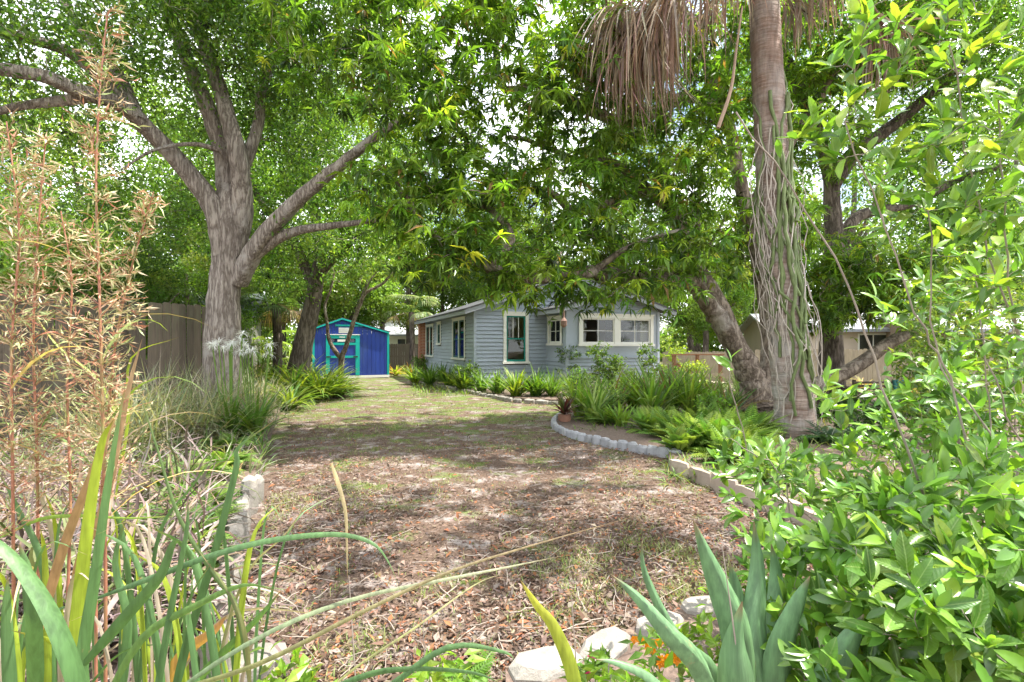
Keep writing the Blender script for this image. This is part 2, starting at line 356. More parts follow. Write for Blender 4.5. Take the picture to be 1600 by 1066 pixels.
def bed(name, pts, h=.07):
    import bmesh
    bm = bmesh.new(); vs = [bm.verts.new((p[0], p[1], h)) for p in pts]; f = bm.faces.new(vs)
    if f.normal.z < 0: f.normal_flip()
    r = bmesh.ops.extrude_face_region(bm, geom=[f]); ex = [v for v in r['geom'] if isinstance(v, bmesh.types.BMVert)]
    for v in ex: v.co.z = h
    for v in vs: v.co.z = -.05
    bm.normal_update(); bmesh.ops.triangulate(bm, faces=bm.faces[:])
    me = bpy.data.meshes.new(name); bm.to_mesh(me); bm.free(); me.materials.append(M_MULCH)
    return tag(ob(name, me), kind='structure')
LEFT = [(330, 1400), (330, 1066), (352, 960), (365, 850), (392, 775), (420, 690), (440, 640), (545, 607), (560, 600)]
RIGHT = [(1700, 905), (1400, 855), (1290, 832), (1230, 805), (1170, 784), (1090, 752), (1045, 732), (1045, 714), (1000, 704), (940, 694), (885, 682), (866, 668), (874, 652), (905, 642), (980, 634), (1100, 628)]
lp = [G(*p)[:2] for p in LEFT]
bed('garden_bed', [lp[0], *lp, (-12, 20.5), (-14, 8), (-6, .8)][1:])
rp_ = [G(*p)[:2] for p in RIGHT]
bed('garden_bed', rp_ + [(10, 14), (12, 8), (8, 3)])
hb = [G(*p)[:2] for p in ((640, 598), (700, 607), (770, 619), (800, 625), (865, 628), (960, 629), (1090, 622))]
bed('garden_bed', hb + [(8, 17.2), (-2.0, 22.5)], .06)
fb = [G(*p)[:2] for p in ((790, 1070), (860, 1050), (940, 1018), (1020, 985), (1100, 955), (1250, 935), (1500, 930))]
bed('garden_bed', fb + [(3.2, .9), (.0, .9)], .06)

# ------------------------------------------------------------------ edging stones
def rock(name, p, sx, sy, sz, rot, m, parent, off, rough=.12, chamf=.75, tilt=0):
    V = []; K = 8
    prof = [(1.0, -.5), (1.04, 0), (.98, .75), (chamf, 1.0)]
    for (r, z) in prof:
        for k in range(K):
            th = 2 * math.pi * (k + .5) / K; c, s = math.cos(th), math.sin(th)
            q = 1 / max(abs(c), abs(s)) * .8 + .2
            V.append([c * r * q * (1 + R.normal(0, rough * .5)) * sx, s * r * q * (1 + R.normal(0, rough * .5)) * sy, z * sz * (1 + R.normal(0, rough * .5))])
    V.append([0, 0, sz * 1.0]); V = np.array(V)
    V[:, 0] += V[:, 2] * tilt
    c, s = math.cos(rot), math.sin(rot); V = V @ np.array([[c, s, 0], [-s, c, 0], [0, 0, 1]]) + np.array([p[0], p[1], 0]) - off
    Q = [[l * K + k, l * K + (k + 1) % K, (l + 1) * K + (k + 1) % K, (l + 1) * K + k] for l in range(3) for k in range(K)]
    T = [[3 * K + k, 3 * K + (k + 1) % K, 4 * K] for k in range(K)]
    return ob(name, mk_mesh(name, V, [np.array(Q), np.array(T)], m, smooth=False), parent)
def along(pts, step):
    p = spline(pts, 12); d = np.concatenate([[0], np.cumsum(np.linalg.norm(np.diff(p, axis=0), axis=1))])
    s = np.arange(step / 2, d[-1], step); x = np.interp(s, d, p[:, 0]); y = np.interp(s, d, p[:, 1])
    a = np.arctan2(np.interp(s + .01, d, p[:, 1]) - np.interp(s - .01, d, p[:, 1]), np.interp(s + .01, d, p[:, 0]) - np.interp(s - .01, d, p[:, 0]))
    return x, y, a
def border(name, label, px, step, sx, sy, sz, m, rough, chamf, jit=.0):
    g0 = [G(*p)[:2] for p in px]; x, y, a = along(g0, step); off = np.array([x[0], y[0], 0])
    t = thing(name, label, 'garden edging', off)
    for k in range(len(x)):
        f = 1 + R.normal(0, jit)
        rock('stone', (x[k] + R.normal(0, jit * .06), y[k] + R.normal(0, jit * .06)), sx * f, sy * (1 + R.normal(0, jit * .6)), sz * (1 + R.normal(0, .04 + jit * .5)), a[k] + R.normal(0, .04 + jit * .4), m, t, off, rough, chamf)
border('scalloped_edging', 'curved row of pale grey scalloped concrete edging blocks round the bromeliad bed', [(878, 652), (866, 662), (870, 673), (893, 684), (940, 695), (1000, 706), (1060, 716)], .165, .082, .05, .115, M_CONC, .10, .72, .05)
border('block_edging', 'straight row of buff and grey edging blocks along the right bed by the fine ferns', [(1045, 737), (1095, 756), (1170, 787), (1235, 812), (1300, 840), (1400, 868), (1520, 895)], .38, .185, .05, .16, M_CONCB, .05, .9, .05)
border('stone_border', 'row of upright weathered stones along the left bed beside the ferns', [(404, 772), (386, 800), (372, 850), (360, 915), (342, 1000), (330, 1090)], .30, .13, .07, .22, M_STONE, .14, .8, .15)
border('stone_border', 'low row of pale stones in front of the house plants', [(660, 601), (705, 609), (760, 620), (800, 627), (862, 631), (905, 631)], .36, .16, .08, .09, M_STONE, .12, .75, .15)
t = thing('rock', 'pale angular rock at the bottom left beside the leaf litter', 'rock', G(395, 1050)); rock('stone', (0, 0), .15, .11, .09, .5, M_STONE, t, np.zeros(3), .2, .6)
for i_, (x_, y_, s_, lb) in enumerate([(850, 1062, .17, 'flat pale stepping stone at the bottom centre, leftmost of its row'), (945, 1032, .15, 'flat pale stone behind the pink flowers'), (1030, 998, .15, 'flat pale stone behind the orange flowers'), (1105, 968, .14, 'flat pale stone left of the agave, farthest of its row')]):
    p_ = G(x_, y_); t = thing('rock', lb, 'rock', p_, group='flat pale stones edging the front bed'); rock('stone', (0, 0), s_, s_ * .62, .10, .45 + R.normal(0, .2), M_STONE, t, np.zeros(3), .14, .8)

# ------------------------------------------------------------------ house
UX = math.atan2(.357, .934)
house = thing('house', 'blue grey clapboard cottage with white window trim and a dark low gable roof', 'house', P(742, 540, 17) * np.array([1, 1, 0]), UX)
def frame(o, xd, yd):       # wall frame: o origin, xd along the wall, outward normal yd
    M = np.eye(4); M[:3, 0] = xd; M[:3, 1] = yd; M[:3, 2] = (0, 0, 1); M[:3, 3] = o; return M
FR_FRONT = frame((0, 0, 0), (1, 0, 0), (0, -1, 0)); FR_SIDE = frame((0, 0, 0), (0, 1, 0), (-1, 0, 0))
FR_RIGHT = frame((7.2, 0, 0), (0, 1, 0), (1, 0, 0)); FR_BACK = frame((0, 8.4, 0), (1, 0, 0), (0, 1, 0))
BX0, BX1, BY = 2.61, 6.12, -1.57
FR_BF = frame((0, BY, 0), (1, 0, 0), (0, -1, 0)); FR_BL = frame((BX0, 0, 0), (0, 1, 0), (-1, 0, 0)); FR_BR = frame((BX1, 0, 0), (0, 1, 0), (1, 0, 0))
def siding(Fm, x0f, x1f, z0, z1, opens, parent, step=.13, m=M_SIDING):
    k = 0; z = z0
    while z < z1 - .02:
        zt = min(z + step, z1); segs = [(x0f(z + step / 2), x1f(z + step / 2))]
        for (a, b, c, d) in opens:
            if c < zt - .03 and d > z + .03:
                segs = [s for (p, q) in segs for s in ((p, min(q, a)), (max(p, b), q)) if s[1] - s[0] > .02]
        for (p, q) in segs:
            if q - p < .03: continue
            V = np.array([[p, .0, z], [q, .0, z], [q, .040, z], [p, .040, z], [p, .0, zt - .007], [q, .0, zt - .007], [q, .006, zt - .007], [p, .006, zt - .007]])
            V = V @ Fm[:3, :3].T + Fm[:3, 3]
            ob('siding_board', mk_mesh('siding_board', V, BOXF, m, smooth=False), parent)
        z = zt
def wbox(mb, Fm, x0, x1, z0, z1, y0, y1): mb.box((x0, y0, z0), (x1, y1, z1), M=Fm)
def window(Fm, x0, x1, z0, z1, sash_m, panes, parent, cas=.11, casm=M_WHITE, meet=True, upper=None, lower=None, muntin_m=None, mul=.07):
    """casing outer rect; panes: number of lites side by side; upper/lower: (cols,rows) of muntins per sash"""
    c = MB(); wbox(c, Fm, x0, x0 + cas, z0, z1, .042, .068); wbox(c, Fm, x1 - cas, x1, z0, z1, .042, .068); wbox(c, Fm, x0 - .02, x1 + .02, z1, z1 + .035, .03, .085)
    wbox(c, Fm, x0 + cas, x1 - cas, z1 - cas, z1, .041, .066)
    iw = (x1 - x0 - 2 * cas - (panes - 1) * mul) / panes
    for k in range(1, panes): xx = x0 + cas + k * iw + (k - 1) * mul; wbox(c, Fm, xx, xx + mul, z0 + .05, z1 - cas, .0, .058)
    w = c.build('window', casm, parent)
    s = MB(); wbox(s, Fm, x0 - .04, x1 + .04, z0 - .02, z0 + .05, .041, .105); s.build('sill', casm, w)
    for k in range(panes):
        a = x0 + cas + k * (iw + mul); b = a + iw; lo, hi = z0 + .05, z1 - cas; q = .05; s = MB()
        wbox(s, Fm, a, a + q, lo, hi, -.01, .03); wbox(s, Fm, b - q, b, lo, hi, -.01, .03); wbox(s, Fm, a + q, b - q, lo, lo + .07, -.01, .029); wbox(s, Fm, a + q, b - q, hi - q, hi, -.01, .029)
        mid = (lo + hi) / 2
        if meet: wbox(s, Fm, a + q, b - q, mid - .025, mid + .025, -.008, .036)
        s.build('sash', sash_m, w)
        if upper:
            s = MB(); z_0 = mid + .025 if meet else lo + .07
            for c_ in range(1, upper[0]): xx = a + q + (b - a - 2 * q) * c_ / upper[0]; wbox(s, Fm, xx - .01, xx + .01, z_0, hi - q, .0, .022)
            for r_ in range(1, upper[1]): zz = z_0 + (hi - q - z_0) * r_ / upper[1]; wbox(s, Fm, a + q, b - q, zz - .01, zz + .01, .001, .021)
            s.build('muntin', muntin_m or sash_m, w)
        for (g0, g1) in (((lo + .07, mid - .025), (mid + .025, hi - q)) if meet else ((lo + .07, hi - q),)):
            s = MB(); wbox(s, Fm, a + q, b - q, g0, g1, .004, .010); s.build('glass_pane', M_GLASS, w)
    return w
EAVE, SL = 2.85, .33
gz = lambda x: EAVE - .12 + SL * min(x, 7.2 - x)
fw = (.99, 1.91, .90, 2.62)
def gx0(z): return max(0, (z - (EAVE - .10)) / SL)
siding(FR_FRONT, gx0, lambda z: 7.2 - gx0(z), .45, 4.0, [(fw[0] + .02, fw[1] - .02, fw[2], fw[3]), (BX0, BX1, 0, 2.7)], house)
# side windows measured from the photograph
def tside(px):
    k = (px - 800) / F; return (k * 17 + 1.2325) / (-.357 - k * .934)
sw = [(tside(728.7), tside(708.8), 1.00, 2.50, 2), (tside(690.6), tside(684.6), 1.55, 2.48, 1), (tside(678.6), tside(667), 1.0, 2.45, 2)]
siding(FR_SIDE, lambda z: 0, lambda z: 8.4, .45, 2.75, [(a + .02, b - .02, c, d) for (a, b, c, d, e) in sw], house)
siding(FR_RIGHT, lambda z: 0, lambda z: 8.4, .45, 2.75, [], house, .26); siding(FR_BACK, gx0, lambda z: 7.2 - gx0(z), .45, 4.0, [], house, .26)
window(FR_FRONT, *fw, M_GREENSASH, 1, house, upper=(3, 1), muntin_m=M_WHITE)
for (a, b, c, d, e) in sw: window(FR_SIDE, a, b, c, d, M_DSASH, e, house, cas=.09)
# inner wall shells (sheathing) with the rooms behind, openings left free
def shell(Fm, x0, x1, z0, z1, opens, y0, y1, mb):
    xs = sorted({x0, x1, *[o[0] for o in opens], *[o[1] for o in opens]})
    for a, b in zip(xs[:-1], xs[1:]):
        op = [o for o in opens if o[0] < (a + b) / 2 < o[1]]
        z = z0
        for o in sorted(op, key=lambda o: o[2]):
            if o[2] > z: wbox(mb, Fm, a, b, z, o[2], y0, y1)
            z = o[3]
        if z < z1: wbox(mb, Fm, a, b, z, z1, y0, y1)
ins = lambda w, q=.1: (w[0] + q, w[1] - q, w[2] + .03, w[3] - q)
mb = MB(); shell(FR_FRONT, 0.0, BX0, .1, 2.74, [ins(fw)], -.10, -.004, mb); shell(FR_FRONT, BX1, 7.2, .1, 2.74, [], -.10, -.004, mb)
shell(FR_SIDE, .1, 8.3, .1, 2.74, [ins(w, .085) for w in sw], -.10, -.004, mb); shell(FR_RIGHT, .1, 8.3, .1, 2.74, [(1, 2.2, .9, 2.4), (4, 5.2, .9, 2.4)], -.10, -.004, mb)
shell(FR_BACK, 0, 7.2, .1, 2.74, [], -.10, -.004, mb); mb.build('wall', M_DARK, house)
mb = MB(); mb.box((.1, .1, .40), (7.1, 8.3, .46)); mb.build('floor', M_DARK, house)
# interior partition behind the bump-out, ceiling
mb = MB(); mb.box((.15, 3.4, .47), (7.05, 3.5, 2.7)); mb.box((2.2, .15, .47), (2.26, 3.39, 2.7)); mb.build('partition_wall', M_INT, house)
mb = MB(); mb.box((.1, .1, 2.69), (7.1, 8.3, 2.73)); mb.box((BX0 + .1, BY + .1, 2.58), (BX1 - .1, .09, 2.62)); mb.build('ceiling', M_INT, house)
for (x0, x1) in ((0, 3.6), (7.2, 3.6)):   # gable triangles above ceiling, front and back
    for yy in (.002, 8.398):
        z0 = 2.74; V = np.array([[x0, yy, z0], [x1, yy, z0], [x1, yy, EAVE - .1 + SL * 3.6 - .02]]); ob('gable_sheathing', mk_mesh('gable_sheathing', V, np.array([[0, 1, 2]]), M_SIDING2, smooth=False), house)
# main roof
def slab(p, q, r, s, th, m, name, parent):   # four top corners, extruded downward
    V = np.array([p, q, r, s], float); V = np.vstack([V, V - np.array([0, 0, th])])
    return ob(name, mk_mesh(name, V, np.array([[0, 1, 2, 3], [7, 6, 5, 4], [0, 4, 5, 1], [1, 5, 6, 2], [2, 6, 7, 3], [3, 7, 4, 0]]), m, smooth=False), parent)
OH, FO = .45, .38; RZ = EAVE + SL * 3.6; ez = EAVE - SL * OH
rl = slab((-OH, -FO, ez), (3.6, -FO, RZ), (3.6, 8.4 + FO, RZ), (-OH, 8.4 + FO, ez), .05, M_ROOF, 'roof', house)
rr = slab((3.6, -FO, RZ), (7.2 + OH, -FO, ez), (7.2 + OH, 8.4 + FO, ez), (3.6, 8.4 + FO, RZ), .05, M_ROOF, 'roof', house)
def fasc(p, q, par, w=.03, h=.13): mb = MB(); mb.beam(np.array(p) - (0, 0, .05 + h / 2 + .002), np.array(q) - (0, 0, .05 + h / 2 + .002), w, h); mb.build('fascia', M_FASCIA, par)
fasc((-OH, -FO + .03, ez), (3.6, -FO + .03, RZ), rl); fasc((3.6, -FO + .03, RZ), (7.2 + OH, -FO + .03, ez), rr)
fasc((-OH + .03, -FO + .05, ez), (-OH + .03, 8.4 + FO, ez), rl)
# bump-out
bw1, bw2 = (3.05, 4.42), (4.50, 5.86)
WZ0, WZ1 = 1.50, 2.52
fwin = (3.02, 5.90, WZ0, WZ1)
lwin = (-1.30, -.22, WZ0 + .02, WZ1 - .05)
apx, apz, bsl = (BX0 + BX1) / 2, 3.38, .30
bg0 = lambda z: max(BX0, apx - (apz - .08 - z) / bsl); bg1 = lambda z: min(BX1, apx + (apz - .08 - z) / bsl)
siding(FR_BF, lambda z: BX0, lambda z: BX1, .45, 1.08, [], house)
siding(FR_BF, bg0, bg1, 2.60, 3.3, [], house)
siding(FR_BL, lambda z: BY, lambda z: -.035, .45, 1.08, [], house); siding(FR_BR, lambda z: BY, lambda z: 0, .45, 2.6, [(-1.3, -.2, 1.5, 2.5)], house)
siding(FR_BL, lambda z: BY, lambda z: -.035, 2.54, 2.72, [], house)
mb = MB(); shell(FR_BF, BX0 + .002, BX1 - .002, .2, 2.66, [(fwin[0] + .06, fwin[1] - .06, WZ0 + .03, WZ1 - .08)], -.08, .006, mb)
shell(FR_BL, BY + .08, -.04, .2, 2.66, [ins(lwin, .08)], -.08, .006, mb); shell(FR_BR, BY + .08, 0, .2, 2.6, [(-1.3, -.2, 1.55, 2.45)], -.08, -.004, mb)
mb.build('wall_panel', M_SIDING2, house)
mb = MB(); mb.box((BX0 + .1, BY + .1, .40), (BX1 - .1, .09, .46)); mb.build('floor', M_INT, house)
mb = MB(); wbox(mb, FR_BF, BX0 - .04, BX1 + .04, 1.08, 1.115, .0, .06); mb.build('ledge_trim', M_SIDING2, house)
mb = MB()
for (x_, y_) in ((BX0, BY), (BX1, BY)): MB().box((x_ - .045, y_ - .045, .44), (x_ + .045, y_ + .045, 2.66)).build('corner_board', M_SIDING2, house)
mb = MB(); mb.box((-.045, -.045, .44), (.045, .045, 2.74)); mb.build('corner_board', M_SIDING2, house)
mb = MB(); wbox(mb, FR_BF, BX0 - .03, BX1 + .03, .39, .45, .0, .05); wbox(mb, FR_FRONT, -.03, BX0, .39, .45, .0, .05); wbox(mb, FR_SIDE, 0, 8.4, .39, .45, .0, .05); mb.build('base_trim', M_SIDING2, house)
window(FR_BF, *fwin, M_WHITE, 2, house, cas=.12, meet=False, upper=(2, 2), mul=.20)
window(FR_BL, *lwin, M_WHITE, 1, house, cas=.1, meet=False, upper=(2, 2))
window(FR_BR, -1.35, -.15, WZ0, WZ1, M_WHITE, 1, house, cas=.1, meet=False, upper=(2, 2))
be = apz - bsl * (BX1 - apx + .5)
b1 = slab((BX0 - .5, BY - .38, be), (apx, BY - .38, apz), (apx, -.04, apz), (BX0 - .5, -.04, be), .05, M_ROOF, 'roof', house)
b2 = slab((apx, BY - .38, apz), (BX1 + .5, BY - .38, be), (BX1 + .5, -.04, be), (apx, -.04, apz), .05, M_ROOF, 'roof', house)
fasc((BX0 - .5, BY - .35, be), (apx, BY - .35, apz), b1); fasc((apx, BY - .35, apz), (BX1 + .5, BY - .35, be), b2); fasc((BX0 - .47, BY - .33, be), (BX0 - .47, -.05, be), b1)
# lattice skirt
def lattice(Fm, x0, x1, z0, z1):
    mb = MB(); h = z1 - z0; st = .075
    for k in range(int((x1 - x0 + h) / st)):
        for sgn in (1, -1):
            a = x0 - h + k * st; p0, p1 = (a, z0), (a + h, z1)
            ta = max(0, (x0 - a) / h); tb = min(1, (x1 - a) / h)
            if tb - ta < .05: continue
            xa, xb = a + ta * h, a + tb * h; za, zb = z0 + ta * h, z0 + tb * h
            if sgn < 0: za, zb = z1 - ta * h, z1 - tb * h
            yy = .012 if sgn > 0 else .020
            A = Fm[:3, :3] @ np.array([xa, yy, za]) + Fm[:3, 3]; B = Fm[:3, :3] @ np.array([xb, yy, zb]) + Fm[:3, 3]
            mb.beam(A, B, .007, .026)
    wbox(mb, Fm, x0, x1, z0 - .02, z0 + .02, .022, .035)
    return tag(mb.build('lattice', M_WHITE, house), kind='stuff')
lattice(FR_BF, BX0, BX1, .06, .39); lattice(FR_FRONT, 0, BX0, .06, .39); lattice(FR_BL, BY, 0, .06, .39); lattice(FR_SIDE, 0, 8.4, .06, .39)
mb = MB()
for q in ((.0, .06), (1.3, .06), (BX0 - .2, .06), (3.4, BY + .06), (4.9, BY + .06)): mb.box((q[0], q[1], 0), (q[0] + .2, q[1] + .2, .4))
mb.build('pier', M_CONC, house)
MB().tube([(1.27, .5, 2.05), (1.27, .5, 2.10), (1.27, .5, 2.2), (1.27, .5, 2.25)], [.03, .09, .09, .03], 12).build('white_globe', M_WHITE, house, smooth=True)  # small white globe in the room behind the green window
hb_ = P(881, 512, 15.3); tag(MB().tube([(0, 0, 0), (0, 0, .06), (0, 0, .2), (0, 0, .3), (0, 0, .62)], [.03, .09, .10, .03, .004], 10).build('hanging_basket', M_THATCH0), 'small brown woven basket hanging by the small bump-out window', 'basket').location = tuple(hb_)
mb = MB(); wbox(mb, FR_BL, lwin[0], lwin[1], WZ0, WZ1, -.16, -.14); mb.build('bright_panel', M_INT, house)  # beige sheet added behind the small window because the room is too dark
mb = MB(); mb.box((3.05, BY + .2, 1.5), (3.35, BY + .23, 2.5)); mb.box((5.55, BY + .2, 1.5), (5.85, BY + .23, 2.5)); mb.build('bright_panel', M_INT, house)  # beige strips added inside the front glass to brighten the dark room
# porch pillar of brick at the far corner
pil = thing('brick_pillar', 'rough reddish brick pillar under the far eave of the blue cottage', 'pillar', P(659, 540, 24.6) * np.array([1, 1, 0]), UX)
bm_ = MB().box((-.12, -.06, -.032), (.12, .06, .032)); b0 = None
mb = MB(); mb.box((-.125, -.125, 0), (.125, .125, 2.62)); mb.build('mortar_core', M_CONC, pil)
me_b = None
for r_ in range(36):
    for s_ in (-1, 1):
        if me_b is None: o = MB().box((-.15, -.07, -.031), (.15, .07, .031)).build('brick', M_BRICK, pil); me_b = o.data
        else: o = ob('brick', me_b, pil)
        o.location = (0, s_ * .075, .04 + r_ * .072) if r_ % 2 == 0 else (s_ * .075, 0, .04 + r_ * .072)
        o.rotation_euler = (0, 0, (0 if r_ % 2 == 0 else math.pi / 2) + R.normal(0, .03))

# ------------------------------------------------------------------ shed
sh0 = P(489, 540, 23.1) * np.array([1, 1, 0])
shed = thing('shed', 'royal blue garden shed with teal trim and double teal framed door', 'shed', sh0, UX)
SWd, SD = 3.35, 3.4
E_, RZs = 2.13, 2.76
prof = [(0, E_ - .02), (1.05, RZs - .22), (1.28, RZs), (2.0, RZs - .26), (SWd, E_ - .02)]
prof = [(0, E_ + .15), (1.25, RZs), (2.05, RZs - .24), (SWd, E_)]
def zprof(x): return float(np.interp(x, [p[0] for p in prof], [p[1] for p in prof]))
# vertical panels (grooved) across the front as separate panels
DX0, DX1, DZ1 = .55, 2.02, 1.98
np_ = 17
for k in range(np_):
    a = SWd * k / np_; b = SWd * (k + 1) / np_ - .012
    z0 = .13
    if a > DX0 - .02 and b < DX1 + .02: z0 = DZ1 - .02
    za, zb = zprof(a) - .03, zprof(b) - .03
    V = np.array([[a, -.03, z0], [b, -.03, z0], [b, 0, z0], [a, 0, z0], [a, -.03, za], [b, -.03, zb], [b, 0, zb], [a, 0, za]])
    ob('wall_panel', mk_mesh('wall_panel', V, BOXF, M_BLUE, smooth=False), shed)
mb = MB(); mb.box((.02, .004, .1), (SWd - .02, .04, 2.0)); mb.box((.0, .05, .1), (.04, SD, 2.15)); mb.box((SWd - .04, .05, .1), (SWd, SD, 2.08)); mb.box((0, SD, .1), (SWd, SD + .04, 2.1)); mb.build('wall', M_BLUE, shed)
mb = MB(); mb.box((-.03, -.06, .0), (SWd + .03, SD, .11)); mb.build('base', M_WHITE, shed)
for (p, q) in zip(prof[:-1], prof[1:]):
    slab((p[0] - (.08 if p[0] == 0 else 0), -.14, p[1] + .03 - (.02 if p[0] == 0 else 0)), (q[0] + (.06 if q[0] == SWd else 0), -.14, q[1] + .03), (q[0] + (.06 if q[0] == SWd else 0), SD + .1, q[1] + .03), (p[0] - (.08 if p[0] == 0 else 0), SD + .1, p[1] + .03 - (.02 if p[0] == 0 else 0)), .03, M_ROOF, 'roof', shed)
    mb = MB(); mb.beam((p[0], -.125, p[1] - .035), (q[0], -.125, q[1] - .035), .03, .065); mb.build('rake_trim', M_TEAL, shed)
mb = MB(); mb.beam((.95, -.05, 2.42), (2.15, -.05, 2.42), .03, .08); mb.build('gable_trim', M_TEAL, shed)
mb = MB(); mb.box((SWd - .08, -.045, .12), (SWd + .02, .05, E_ - .04)); mb.build('corner_trim', M_TEAL, shed)
mb = MB(); mb.box((-.02, -.045, .12), (.07, .05, E_ + .1)); mb.build('corner_trim', M_TEAL, shed)
vt = MB()
for k in range(5): vt.box((1.13, -.062 - (k % 2) * .01, 2.10 + k * .04), (1.53, -.03, 2.132 + k * .04))
vt.box((1.10, -.055, 2.07), (1.56, -.031, 2.32)); vt.build('vent', M_WHITE, shed)
dr = MB()
for k in range(9):
    a = DX0 + .16 + k * (DX1 - DX0 - .32) / 9; dr.box((a, -.045, .14), (a + (DX1 - DX0 - .32) / 9 - .01, -.02, 1.62))
door = dr.build('door', M_BLUE, shed)
fr = MB(); fr.box((DX0, -.07, .12), (DX0 + .16, -.02, DZ1)); fr.box((DX1 - .18, -.07, .12), (DX1, -.02, DZ1)); fr.box((DX0 + .16, -.068, 1.82), (DX1 - .18, -.022, DZ1 - .003)); fr.box((DX0 + .16, -.068, 1.52), (DX1 - .18, -.022, 1.63))
fr.box((DX0 + .16, -.066, .93), (DX1 - .18, -.046, 1.03)); fr.build('door_frame', M_TEAL, shed)
MB().box((DX0 - .03, -.09, DZ1 + .002), (DX1 + .03, -.02, DZ1 + .04)).build('door_cap', M_WHITE, shed)
MB().box((DX0 + .18, -.05, 1.65), (DX1 - .22, -.03, 1.80)).build('transom_window', M_GLASS, door)
MB().box((DX0 + .50, -.062, 1.68), (DX0 + .93, -.052, 1.78)).build('transom_panel', M_WHITE, door)
MB().box((DX0 + .58, -.075, 1.86), (DX0 + .82, -.069, 1.91)).build('plate', M_WHITE, door)
for (x_, z_) in ((DX0 + .02, .96), (DX0 + .02, 1.83), (DX1 - .28, .96)): MB().box((x_, -.085, z_), (x_ + .2, -.071, z_ + .05)).build('hinge', M_BLACK, door)

# ------------------------------------------------------------------ fences
def fence(name, label, A, B, z0, z1, bw, m, joined=False, dog=True, gap=.008, posts=True):
    A = np.array(A, float); B = np.array(B, float); L = np.linalg.norm(B - A); d = (B - A) / L; nn = np.array([d[1], -d[0]])
    t = thing(name, label, 'fence', (A[0], A[1], 0), math.atan2(d[1], d[0])); N = int(L / bw); J = MB()
    variants = []
    for k in range(1 if joined else 5):
        h = z1 - z0; w = bw - gap; a = .03 if dog else .0
        V = [[0, 0, 0], [w, 0, 0], [w, 0, h - a], [w - a, 0, h], [a, 0, h], [0, 0, h - a]]; V = np.array(V) + [0, R.normal(0, .002), 0]
        V = np.vstack([V, V + [0, .018, 0]]); T = [[0, 1, 2], [0, 2, 3], [0, 3, 4], [0, 4, 5]]; T += [[6 + c, 6 + b, 6 + a_] for (a_, b, c) in T]; Q = [[i_, i_ + 6, (i_ + 1) % 6 + 6, (i_ + 1) % 6] for i_ in range(6)]
        variants.append((V, np.array(Q), np.array(T)))
    if joined:
        V, Q, T = variants[0]
        for k in range(N):
            V2 = V * [1, 1, 1 + R.normal(0, .012)] + [k * bw, R.normal(0, .004), z0]; J.add(V2, Q); J.add(V2, T)
        tag(J.build('boards', m, t), kind='stuff')
    else:
        ms = [mk_mesh('fence_board', v[0], [v[1], v[2]], m, smooth=False) for v in variants]
        for k in range(N):
            o = ob('board', ms[k % 5], t, (k * bw + R.normal(0, .003), R.normal(0, .006), z0 + R.normal(0, .012))); o.rotation_euler = (R.normal(0, .008), R.normal(0, .006), 0)
    for zz in (z0 + .3, (z0 + z1) / 2, z1 - .25): MB().box((0, .022, zz), (L, .06, zz + .09)).build('rail', m, t)
    for k in range(int(L / 2.4) + 1): MB().box((k * 2.4, .062, 0), (k * 2.4 + .09, .15, z1 - .05)).build('post', m, t)
    return t
A_ = P(-140, 540, 6.6)[:2]; B_ = P(350, 540, 10.8)[:2]
fence('wooden_fence', 'tall weathered grey wooden fence behind the tall grasses on the left', A_, B_, .0, 2.30, .155, M_WOODF)
fence('wooden_fence', 'brown wooden fence behind the blue shed and the yellow plants', P(560, 540, 31)[:2], P(720, 540, 31)[:2], 0, 1.6, .14, M_WOODF, True)
fence('wooden_fence', 'tan wooden fence behind the log bench on the right', P(1180, 540, 19.5)[:2], P(1640, 540, 16.5)[:2], 0, 1.35, .14, M_WOODT, True)
fence('wooden_fence', 'pale wooden fence behind the deck railing beside the cottage', P(1035, 540, 21.5)[:2], P(1178, 540, 19.8)[:2], 0, 1.25, .14, M_WOODT, True)

# deck steps and railing right of the bump-out
dk0 = P(1052, 540, 15.6) * np.array([1, 1, 0]); dk = thing('deck', 'small reddish brown wooden deck with a railing right of the cottage', 'deck', dk0, .12)
for x_ in (0, .75, 1.5): MB().box((x_, 0, 0), (x_ + .09, .09, 1.2)).build('post', M_DECK, dk)
MB().box((-.03, -.015, 1.2), (1.65, .11, 1.24)).build('handrail', M_DECK, dk)
mb = MB(); mb.beam((.1, .03, .95), (.75, .03, .55), .03, .07); mb.build('brace', M_DECK, dk)
for k in range(4): MB().box((-.03, -.28 + .0 + k * .14, .34), (1.65, -.15 + k * .14, .375)).build('deck_board', M_WOODT, dk)
MB().box((0, .3, .16), (1.6, 1.3, .36)).build('platform', M_WOODT, dk); MB().box((-.01, -.02, .55), (1.62, -.001, .63)).build('rail', M_WOODT, dk)

# log benches
def logbench(p, rot, label, w=1.35):
    t = thing('log_bench', label, 'bench', p, rot, 'rustic log benches')
    for k in range(5): MB().tube([(0, -.02 * k * .3, .36 + k * .075), (w * .5, -.03 - .006 * k, .365 + k * .075), (w, -.006 * k, .36 + k * .075)], .027, 8).build('slat', M_LOG, t, smooth=True)
    for k in range(4): MB().tube([(0, .1 + k * .11, .34), (w, .1 + k * .11, .345)], .035, 8).build('seat_log', M_LOG, t, smooth=True)
    for x_ in (.06, w - .06):
        for y_ in (.03, .45): MB().tube([(x_, y_, 0), (x_, y_, .72 if y_ < .1 else .52)], [.045, .04], 8).build('leg', M_LOG, t, smooth=True)
        MB().tube([(x_, -.02, .52), (x_, .55, .53)], .035, 8).build('armrest', M_LOG, t, smooth=True)
    return t
lb1 = P(1332, 540, 11.6) * np.array([1, 1, 0]); logbench(lb1, .05, 'dark rustic log bench with things on its back, in front of the tan fence', 1.25)
logbench(P(1262, 540, 10.6) * np.array([1, 1, 0]), 1.25, 'dark slatted log bench end beside the vine covered palm', 1.0)
